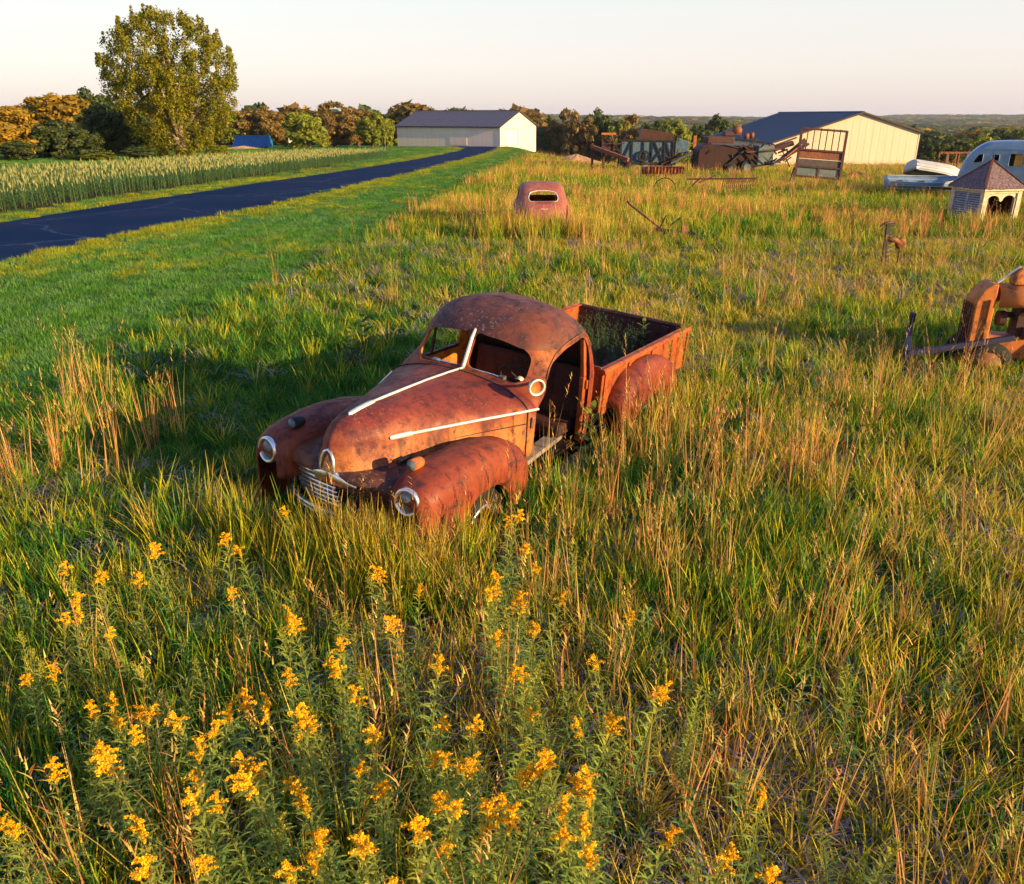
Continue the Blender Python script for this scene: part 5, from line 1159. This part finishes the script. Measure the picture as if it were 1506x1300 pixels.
for y0, y1, dn, k_ in ((1.2, 5, 125, 1.0), (5, 9, 92, 1.08), (9, 14, 52, 1.2), (14, 22, 32, 1.35)):
    x, y = band(y0, y1, dn, extra=3.5); ok = clear(x, y); x, y = x[ok], y[ok]; n1 = vnoise(x, y, .55, 1.); n2 = vnoise(x, y, 1.9, 4.); sf = soft(x, y)
    left = np.clip((.5 - x) / 3, 0, 1) * np.clip((y - 5) / 3, 0, 1)
    wG = .95 + .85 * np.clip(n1, -1, 1) + 2.2 * left; wY = np.full_like(x, 1.05); wD = np.clip(.50 - .5 * n1 + .35 * n2, .03, 2) * (1 - .75 * left); wS = sf * 14 + .02
    kind = choose([wG, wY, wD, wS]); idx = np.where(kind == 3, 12 + rng.integers(0, 3, len(x)), kind * 4 + rng.integers(0, 4, len(x)))
    h = rng.uniform(.7, 1.2, len(x)) * (1 + .18 * n1) * np.where(kind == 3, .85, 1) * (.86 if y0 > 8 else 1)
    near.append(pack(x, y, k_ * rng.uniform(.85, 1.25, len(x)), h, idx))
    x, y = band(y0, y1, dn * (.7 if y0 < 5 else .7 if y0 < 9 else .2)); ok = clear(x, y); x, y = x[ok], y[ok]; keep = rng.random(len(x)) > soft(x, y) * .9; x, y = x[keep], y[keep]
    th.append(pack(x, y, k_ * rng.uniform(.8, 1.4, len(x)), k_ * rng.uniform(.8, 1.3, len(x)), rng.integers(0, 4, len(x))))
    x, y = band(y0, y1, dn * .075, extra=3.5); ok = clear(x, y); x, y = x[ok], y[ok]; keep = rng.random(len(x)) < np.clip(.42 + .55 * vnoise(x, y, .8, 7.), .04, 1) * (1 - .9 * soft(x, y)) * np.where((x < -1.2) & (y > 8.0), .12, 1) * np.where((x < -2.2) & (y > 5.5), .12, 1); x, y = x[keep], y[keep]
    st.append(pack(x, y, np.ones(len(x)), rng.uniform(.75, 1.12, len(x)), rng.integers(0, 6, len(x)), .1))
for lx0, ly0, sx_, sy_, k_ in ((2.52, 0, .06, .6, 120),):
    lx = rng.normal(lx0, sx_, k_); ly = rng.uniform(-.75, .9, k_); m_ = np.array(TR); x = m_[0, 0] * lx + m_[0, 1] * ly + m_[0, 3]; y = m_[1, 0] * lx + m_[1, 1] * ly + m_[1, 3]; ok = clear(x, y, .03); x, y = x[ok], y[ok]
    near.append(pack(x, y, rng.uniform(.9, 1.2, len(x)), rng.uniform(1.2, 1.75, len(x)) * np.where(ly[ok] > .05, 1, .48), rng.choice([4, 5, 6, 7, 8, 9, 10], len(x))))
# taller grass crowding the pickup's nose and the wrecks behind
for lx0, ly0, sx_, sy_, k_ in ((2.62, .45, .14, .40, 90), (2.52, .72, .08, .28, 120), (2.62, .75, .12, .3, 80), (2.1, 1.08, .2, .06, 24), (2.75, -.7, .2, .4, 40), (-1.6, 1.2, .6, .12, 40)):
    lx = rng.normal(lx0, sx_, k_); ly = rng.normal(ly0, sy_, k_); m_ = np.array(TR); x = m_[0, 0] * lx + m_[0, 1] * ly + m_[0, 3]; y = m_[1, 0] * lx + m_[1, 1] * ly + m_[1, 3]; ok = clear(x, y, .03); x, y = x[ok], y[ok]
    near.append(pack(x, y, rng.uniform(.9, 1.2, len(x)), rng.uniform(1.2, 1.95, len(x)), rng.choice([0, 1, 4, 5, 6, 8, 9, 10], len(x))))
for px, py, rx, ry, k_ in ((40, 720, .6, .7, 11), (140, 690, .6, .6, 9), (230, 660, .5, .4, 5), (1060, 700, .7, .8, 16), (1000, 720, .6, .6, 12), (1180, 700, 1.2, .9, 14), (120, 600, .4, .3, 6), (620, 790, .6, .3, 14)):
    c_ = W(px, 1); yy = 0
    for Y in np.linspace(3, 14, 200):
        q = W(px, Y, py)
        if q.z < 0: yy = Y; break
    c_ = W(px, yy); x = rng.normal(c_.x, rx * .6, k_); y = rng.normal(yy, ry * .6, k_); ok = clear(x, y); x, y = x[ok], y[ok]
    st.append(pack(x, y, np.ones(len(x)), rng.uniform(.8, 1.15, len(x)), rng.integers(0, 6, len(x)), .1))
emit('meadow_grass', 'tangle of green and golden meadow grass round the pickup', 'grass', near, TUF)
emit('dead_grass', 'curled grey dead grass lying under the green blades', 'grass', th, THA)
emit('seed_stalks', 'tall reddish dry grass stalks with seed heads in the meadow', 'grass', st, STA)
farg = []; fst = []
for y0, y1, dn, k_ in ((22, 34, 17, 1.0), (34, 52, 9, 1.25), (52, 80, 4.5, 1.6), (80, 125, 1.8, 2.2)):
    x, y = band(y0, y1, dn, extra=4); ok = clear(x, y); x, y = x[ok], y[ok]; n1 = vnoise(x, y, .22, 1.); n2 = vnoise(x, y, .7, 5)
    kind = choose([np.clip(.75 + 1.0 * n1, .05, 3), np.full_like(x, 1.0), np.clip(.38 - .5 * n1 + .3 * n2, .02, 3), np.clip(-.25 + .9 * vnoise(x, y, .16, 9.), 0, 2) * (y < 60)]); idx = kind * 3 + rng.integers(0, 3, len(x))
    farg.append(pack(x, y, k_ * rng.uniform(.8, 1.25, len(x)), rng.uniform(.75, 1.25, len(x)) * (1 + .15 * n2), idx))
    x, y = band(y0, y1, dn * .16, extra=4); ok = clear(x, y); x, y = x[ok], y[ok]; keep = rng.random(len(x)) < np.clip(.45 + .6 * vnoise(x, y, .3, 7.), .05, 1); x, y = x[keep], y[keep]
    fst.append(pack(x, y, k_ * np.ones(len(x)), rng.uniform(.7, 1.05, len(x)), rng.integers(0, 4, len(x)), .1))
cx0, cy0 = coupe.location.x, coupe.location.y
x = rng.uniform(cx0 - 1.7, cx0 + 1.7, 150); y = rng.uniform(cy0 - 2.3, cy0 - .95, 150); farg.append(pack(x, y, np.full(150, .9), rng.uniform(1.5, 2.2, 150), rng.choice([2, 3, 4, 5, 6, 7, 8], 150)))
x = rng.uniform(cx0 - 1.8, cx0 + 1.8, 26); y = rng.uniform(cy0 - 2.4, cy0 - 1.0, 26); fst.append(pack(x, y, np.full(26, .8), rng.uniform(.9, 1.3, 26), rng.integers(0, 4, 26), .1))
emit('field_grass', 'rough tan and green field grass stretching back to the machinery', 'grass', farg, TUFF)
emit('field_stalks', 'dry tan seed stalks in the far field', 'grass', fst, STF)
lw = []
for y0, y1, dn, k_ in ((6, 14, 30, 1.0), (14, 26, 18, 1.15), (26, 50, 7, 1.6), (50, 110, 2.2, 2.4), (110, 170, .7, 3.2)):
    x, y = band(y0, y1, dn, 'lawn', extra=4); ok = ((x > road_r(y) + .02) | ((x < road_l(y) - .05) & ((x > corn_near(y) + .1) | (y > 92) | (x < corn_near(y) - 11)))); x, y = x[ok], y[ok]
    dr = np.abs(x - road_r(y)); dl = np.abs(x - road_l(y)); pe = np.clip(1.5 - np.minimum(dr, dl) * .6, 0, 1) * .85 + 0 + .35 * (vnoise(x, y, .5, 2.) > .55)
    yl = rng.random(len(x)) < pe; idx = np.where(yl, 4 + rng.integers(0, 3, len(x)), np.where((np.sin((x - .10 * y) * 4.6) > 0) & (rng.random(len(x)) < .85), 7, 0) + rng.integers(0, 3, len(x)))
    lw.append(pack(x, y, k_ * rng.uniform(.9, 1.25, len(x)), rng.uniform(.7, 1.3, len(x)) * (1 + .15 * np.sin((x - .10 * y) * 4.2)) * np.where(dr < .5, 1.4, 1), idx, .08))
emit('lawn_grass', 'mown green lawn grass along both sides of the drive', 'grass', lw, LAW)
# corn
def corn(seed):
    rnd = random.Random(seed); mb = MB(); h = rnd.uniform(.58, .76); mb.tube([(0, 0, 0), (.01, 0, h)], [.012, .007], 4); mb.c = [(.10, .15, .04)] * len(mb.v); a0 = rnd.uniform(0, 6.28)
    for k in range(8):
        a = a0 + k * math.pi + rnd.uniform(-.5, .5); z = h * (.12 + .1 * k); leafblade(mb, (0, 0, z), (math.cos(a), math.sin(a), .9), (0, 0, 1), rnd.uniform(.32, .5), .045, rnd.choice([(.07, .17, .06), (.09, .20, .07), (.12, .22, .07)]), 1.0, 4)
    for k in range(7): blade(mb, (.01, 0, h), rnd.uniform(0, 6.28), rnd.uniform(.14, .24), rnd.uniform(.05, .45), .3, .012, rnd.choice([(.58, .52, .18), (.66, .56, .24), (.42, .42, .12)]), None, 2)
    return mb.mesh('corn', M['weed'], cols=True)
CRN = src_col('corn', [corn(s_) for s_ in range(5)]); cx_ = []; cy_ = []
for r_ in range(17):
    for y in np.arange(19, 93, .21):
        if r_ * .72 > 11.5 - max(0, (y - 60)) * .12: continue
        if rng.random() < .06: continue
        cx_.append(corn_near(y) - .3 - r_ * .72 + rng.normal(0, .04)); cy_.append(y + rng.normal(0, .04))
cx_, cy_ = np.array(cx_), np.array(cy_); emit('corn_field', 'low tasselled corn field beyond the asphalt drive', 'corn', [pack(cx_, cy_, rng.uniform(.9, 1.15, len(cx_)), rng.uniform(.85, 1.12, len(cx_)), rng.integers(0, 5, len(cx_)), .06)], CRN)

# ------------------------------------------------------------------ goldenrod
GS = [(.18, .32, .08), (.14, .28, .08), (.25, .36, .08)]; YF = [(.90, .48, .012), (.92, .56, .015), (.82, .40, .010)]
def goldenrod_parts(seed, bloom=True, h=.70):
    rnd = random.Random(seed); sx, sy = rnd.uniform(-.10, .10), rnd.uniform(-.08, .08)
    def cpt(t): return Vector((sx * t * t, sy * t * t, h * t))
    s_ = MB(); s_.tube([cpt(t) for t in np.linspace(0, 1, 6)], [.0045, .0042, .004, .0035, .003, .002], 5); s_.c = [(.20, .20, .05)] * len(s_.v)
    f_ = MB(); n_ = 60
    for k in range(n_):
        t = .18 + .80 * k / n_; a = k * 2.399 + rnd.uniform(-.3, .3); L = (.088 if t < .7 else .088 * (1.35 - t) * 1.5) * rnd.uniform(.7, 1.15); up = .9 if t > .5 else .5
        sun_tint = max(0, (t - .45) / .55); c = rnd.choice(GS); c = tuple(lerp(u, v, sun_tint * .9) for u, v in zip(c, (.48, .46, .05)))  # upper leaves yellowed, sunlight on the tops put into the colour
        leafblade(f_, cpt(t), (math.cos(a), math.sin(a), up), (0, 0, 1), L, .0085, c, .8, 4)
    out = [('stem', s_.mesh('goldenrod_stem', M['weed'], cols=True)), ('foliage', f_.mesh('goldenrod_foliage', M['weed'], cols=True))]
    p = MB(); side = rnd.uniform(0, 6.28); nb = rnd.randint(7, 10) if bloom else 7
    for k in range(nb):
        t = .90 + .12 * k / nb; a = side + rnd.uniform(-1.5, 1.5) if rnd.random() < .7 else rnd.uniform(0, 6.28); L = rnd.uniform(.035, .068) * (1.15 - (k / nb) * .5) * (1 if bloom else .6); q = cpt(min(t, 1)) + Vector((0, 0, max(0, t - 1) * h)); d = Vector((math.cos(a) * .55, math.sin(a) * .55, .9))
        for j in range(9):
            for _ in range(7 if bloom else 3):
                o_ = Vector((rnd.uniform(-1, 1), rnd.uniform(-1, 1), rnd.uniform(-.6, 1))) * .0062; u = Vector((rnd.uniform(-1, 1), rnd.uniform(-1, 1), rnd.uniform(-1, 1))).normalized(); v = u.cross(Vector((rnd.uniform(-1, 1), rnd.uniform(-1, 1), rnd.uniform(-1, 1)))).normalized(); z_ = rnd.uniform(.0024, .0046)
                p.add([q + o_ - u * z_, q + o_ + v * z_, q + o_ + u * z_, q + o_ - v * z_], [(0, 1, 2, 3)], rnd.choice(YF) if bloom else rnd.choice([(.36, .33, .04), (.28, .28, .04)]))
            q = q + d.normalized() * L / 9; d.z -= .17
    out.append(('flower_head' if bloom else 'bud_head', p.mesh('goldenrod_head', M['flower'], cols=True)))
    return out
GB = [goldenrod_parts(s_, True, .70 + .03 * s_) for s_ in range(5)]; GN = [goldenrod_parts(20 + s_, False, .62 + .03 * s_) for s_ in range(3)]
def plant(name, label, cat, parts, loc, rz, sc, group, tilt=(0, 0), parent_m=None):
    t = thing(name, label, cat, loc, (tilt[0], tilt[1], rz), group); t.scale = (sc, sc, sc)
    for nm, me in parts: o = bpy.data.objects.new(nm, me); COL.objects.link(o); o.parent = t
    return t
def at_height(px, py, z):
    c, s_ = math.cos(PITCH), math.sin(PITCH); k = (650 - py) / FPX; t = (CAMH - z) / (s_ - k * c); return (px - 753) / FPX * t, t * (c + k * s_)
HB = [(66, 915), (130, 945), (43, 976), (68, 1001), (138, 1033), (111, 1063), (144, 1083), (173, 1096), (183, 1026), (212, 1028), (244, 1046), (302, 1026), (289, 1059), (266, 1054), (75, 1162), (20, 1215), (423, 1061), (455, 1048), (437, 1006), (362, 1101), (380, 1086), (403, 1101), (428, 1122), (405, 1131), (262, 1141), (327, 1132), (314, 1154), (236, 1207), (233, 1237), (337, 1247), (362, 1167), (433, 1283), (456, 1213), (486, 1168), (480, 1190), (495, 1220), (407, 915), (440, 902), (205, 1110), (116, 900), (85, 887), (7, 1199), (495, 1060),
      (620, 973), (744, 988), (774, 1000), (942, 1003), (905, 976), (641, 1045), (693, 1051), (675, 1076), (784, 1063), (650, 1126), (612, 1103), (768, 1112), (791, 1116), (829, 1103), (903, 1088), (892, 1043), (866, 1032), (857, 1129), (882, 1142), (761, 1149), (746, 1155), (857, 1166), (894, 1169), (876, 1202), (859, 1227), (807, 1195), (944, 1214), (696, 1177), (705, 1189), (675, 1195), (688, 1222), (708, 1227), (627, 1259), (822, 1292), (1027, 1264), (693, 1144),
      (425, 755), (237, 797), (100, 825), (133, 826), (203, 850), (370, 800), (355, 860), (327, 787), (505, 942), (499, 970), (570, 842), (598, 918), (730, 842), (805, 845), (775, 905), (737, 742), (757, 768), (770, 792), (722, 872), (765, 862), (805, 872), (745, 890), (790, 880), (735, 915), (760, 840), (1108, 1178), (524, 1110), (545, 1075), (578, 1218), (905, 896), (512, 1270), (490, 1150), (530, 1015), (610, 870), (505, 985), (1190, 1280), (150, 1120), (560, 1150), (640, 1150), (390, 1040), (715, 1130)]
rnd = random.Random(5)
for i, (px, py) in enumerate(HB):
    kk = rnd.randrange(5); sc = rnd.uniform(.88, 1.15); h_ = (.70 + .03 * kk) * sc; x, y = at_height(px, py, h_ * 1.0)
    lx, ly = truck_local(np.array([x]), np.array([y])); 
    if -3 < lx[0] < 2.35 and abs(ly[0]) < .9: continue
    a = rnd.uniform(0, 6.28); lb = 'flowering goldenrod with yellow plumes in the grass in front of the pickup' if y < 5.4 else 'yellow goldenrod flowering close beside the front wheel and bumper of the pickup'
    plant('goldenrod_plant', lb, 'goldenrod', GB[kk], (x, y, G(x, y)), a, sc, 'goldenrod flowers in the foreground grass' if y < 5.4 else 'goldenrod flowers by the front of the pickup', (rnd.uniform(-.12, .12), rnd.uniform(-.12, .12)))
NB = [(rnd.uniform(20, 540), rnd.uniform(930, 1280)) for _ in range(17)] + [(rnd.uniform(560, 1000), rnd.uniform(960, 1290)) for _ in range(16)] + [(rnd.uniform(230, 900), rnd.uniform(790, 940)) for _ in range(10)] + [(1260, 985), (1470, 1180), (1420, 930), (1020, 1010), (1005, 1060), (1380, 1090), (1240, 1240), (1300, 1225)]
for px, py in NB:
    kk = rnd.randrange(3); sc = rnd.uniform(.75, 1.12); x, y = at_height(px, py, (.62 + .03 * kk) * sc); lx, ly = truck_local(np.array([x]), np.array([y]))
    if -3 < lx[0] < 2.5 and abs(ly[0]) < 1: continue
    plant('goldenrod_plant', 'leafy goldenrod stalk not yet in flower in the foreground grass', 'goldenrod', GN[kk], (x, y, G(x, y)), rnd.uniform(0, 6.28), sc, 'budding goldenrod stalks in the foreground', (rnd.uniform(-.12, .12), rnd.uniform(-.12, .12)))
for px, Y, sc in ((1020, 9.6, 1.75), (1036, 9.9, 1.6), (1004, 9.35, 1.45), (1050, 9.5, 1.35), (985, 8.9, 1.2)):
    p = W(px, Y); plant('tall_weed', 'tall yellow green weed standing by the rear corner of the pickup bed', 'weed', GN[rnd.randrange(3)], p, rnd.uniform(0, 6.28), sc, 'tall weeds at the pickup tailgate', (rnd.uniform(-.08, .08), rnd.uniform(-.08, .08)))
for px, Y, sc in ((505, 17.5, 1.7), (530, 18, 1.8), (560, 18.6, 1.7), (590, 18, 1.9), (615, 18.8, 1.7), (545, 17.2, 1.5), (600, 17.4, 1.6), (635, 19, 1.6), (480, 16.5, 1.4)):
    p = W(px, Y); plant('tall_weed', 'yellow green weed in the leafy clump beside the mown lawn', 'weed', GN[rnd.randrange(3)], p, rnd.uniform(0, 6.28), sc * .9, 'tall weeds at the edge of the lawn', (rnd.uniform(-.1, .1), rnd.uniform(-.1, .1)))
# leafy undergrowth of young goldenrod shoots between the flowers
def shoot(seed):
    rnd = random.Random(seed); mb = MB(); h = rnd.uniform(.30, .5); mb.tube([(0, 0, 0), (.01, .01, h)], [.004, .002], 4); mb.c = [(.2, .18, .06)] * len(mb.v)
    for k in range(34):
        t = .15 + .85 * k / 34; a_ = k * 2.399; c = rnd.choice([(.17, .31, .09), (.14, .27, .09), (.25, .35, .08), (.36, .40, .06)]); leafblade(mb, (.01 * t, .01 * t, h * t), (math.cos(a_), math.sin(a_), .7), (0, 0, 1), rnd.uniform(.05, .085), .0085, c, .8, 3)
    return mb.mesh('shoot', M['weed'], cols=True)
SHO = src_col('shoot', [shoot(s_) for s_ in range(5)])
x, y = band(1.3, 6.2, 9); keep = (rng.random(len(x)) < np.where(x < 1.2, .75, .22)) & clear(x, y, .15); x, y = x[keep], y[keep]
emit('weed_undergrowth', 'small leafy green weed shoots between the foreground flowers', 'weeds', [pack(x, y, rng.uniform(.8, 1.2, len(x)), rng.uniform(.8, 1.25, len(x)), rng.integers(0, 5, len(x)), .15)], SHO)
# feathery weeds at the left edge and lower right
FE = [feather(s_, [(.15, .19, .025), (.20, .22, .03), (.11, .16, .02)]) for s_ in range(3)]
for px, py, sc, lb in ((25, 690, 1.0, 'feathery yellow green weed at the left edge of the photo'), (95, 650, .9, 'feathery yellow green weed among the reddish stalks on the left'), (275, 640, .9, 'feathery weed halfway between the reddish stalks and the headlight'), (1270, 1250, .8, 'feathery yellow green weed low in the grass at lower right'), (170, 660, .8, 'small feathery weed right of the reddish stalks')):
    x, y = at_height(px, py, .45 * sc); t = tag(bpy.data.objects.new('feathery_weed', FE[rnd.randrange(3)]), lb, 'weed'); COL.objects.link(t); t.location = (x, y, G(x, y)); t.scale = (sc,) * 3; t.rotation_euler[2] = rnd.uniform(0, 6)
# ------------------------------------------------------------------ milkweed in and around the pickup
def milkweed(seed, h=.55, n=9):
    rnd = random.Random(seed); s_ = MB(); s_.tube([(0, 0, 0), (.01, .01, h)], [.008, .004], 6); s_.c = [(.12, .15, .05)] * len(s_.v); f_ = MB()
    for k in range(n):
        z = h * (.2 + .8 * k / (n - 1)); a0 = k * 1.57 + rnd.uniform(-.3, .3)
        for a in (a0, a0 + math.pi): leafblade(f_, (0, 0, z), (math.cos(a), math.sin(a), .55 + k * .06), (0, 0, 1), .17 * (1.15 - .55 * k / n) * rnd.uniform(.85, 1.1), .075 * (1.15 - .5 * k / n), rnd.choice([(.055, .10, .035), (.075, .125, .04), (.05, .09, .04)] if k < n - 2 else [(.20, .24, .035)]), .5, 5)
    return [('stem', s_.mesh('milkweed_stem', M['weed'], cols=True)), ('foliage', f_.mesh('milkweed_foliage', M['weed'], cols=True))]
MW = [milkweed(1, .58), milkweed(2, .45, 7), milkweed(3, .5, 8)]
def in_truck(x, y, z): return TR @ Vector((x, y, z))
for (lx, ly, lz), k, sc, lb in (((-.30, .90, .10), 0, 1.15, 'milkweed growing up through the open door of the pickup'), ((-1.15, .15, .60), 1, 1.0, 'bright tipped milkweed in the pickup bed just behind the cab'), ((-2.75, .30, .62), 2, .85, 'milkweed in the rear corner of the pickup bed'), ((.45, .45, .38), 1, .6, 'small green plant on the cab floor of the pickup')):
    plant('milkweed_plant', lb, 'milkweed', MW[k], in_truck(lx, ly, lz), 1.0 + k, sc, None)
for px, Y, k, sc, lb in ((537, 11.2, 0, 1.25, 'broad leafed milkweed beside the far side of the pickup hood'), (520, 10.6, 2, 1.0, 'lower milkweed just left of the broad leafed one by the hood')):
    plant('milkweed_plant', lb, 'milkweed', MW[k], W(px, Y), 2.0 + k, sc, None)
BW = [feather(30 + s_, [(.075, .12, .05), (.10, .15, .055), (.07, .105, .045)], .5) for s_ in range(2)]
for i in range(24):
    t = tag(bpy.data.objects.new('bed_weed', BW[i % 2]), 'fine leaved dark green weed growing out of the pickup bed', 'weed', 'weeds growing inside the pickup bed'); COL.objects.link(t)
    t.location = in_truck(rnd.uniform(-2.8, -.9), rnd.uniform(-.6, .55), .60); t.rotation_euler[2] = rnd.uniform(0, 6); t.scale = (rnd.uniform(.9, 1.35),) * 3
# loose plank on the cab floor
t = MB().box((0, 0, 0), (1.0, .14, .045)).build('wooden_plank', M['wood'], None, bevel=.006); t.matrix_world = TR @ Matrix.LocRotScale(Vector((.22, .58, .445)), Euler((0, R(-3), R(8))), None); tag(t, 'grey weathered plank lying on the cab floor by the missing door', 'plank')

# ------------------------------------------------------------------ thin evening haze over the whole valley
hz = MB().box((0, 2065, -10), (9900, 4190, 64)).build('haze', None, None); hz['kind'] = 'stuff'
hm = bpy.data.materials.new('haze_air'); hm.use_nodes = True; n = hm.node_tree.nodes; n.clear()
pv = n.new('ShaderNodeVolumePrincipled'); pv.inputs['Color'].default_value = (.80, .86, 1.0, 1); pv.inputs['Density'].default_value = .00008; pv.inputs['Anisotropy'].default_value = .2
o_ = n.new('ShaderNodeOutputMaterial'); hm.node_tree.links.new(pv.outputs[0], o_.inputs['Volume']); hz.data.materials.append(hm)
try: SC.cycles.volume_bounces = 0
except Exception: pass
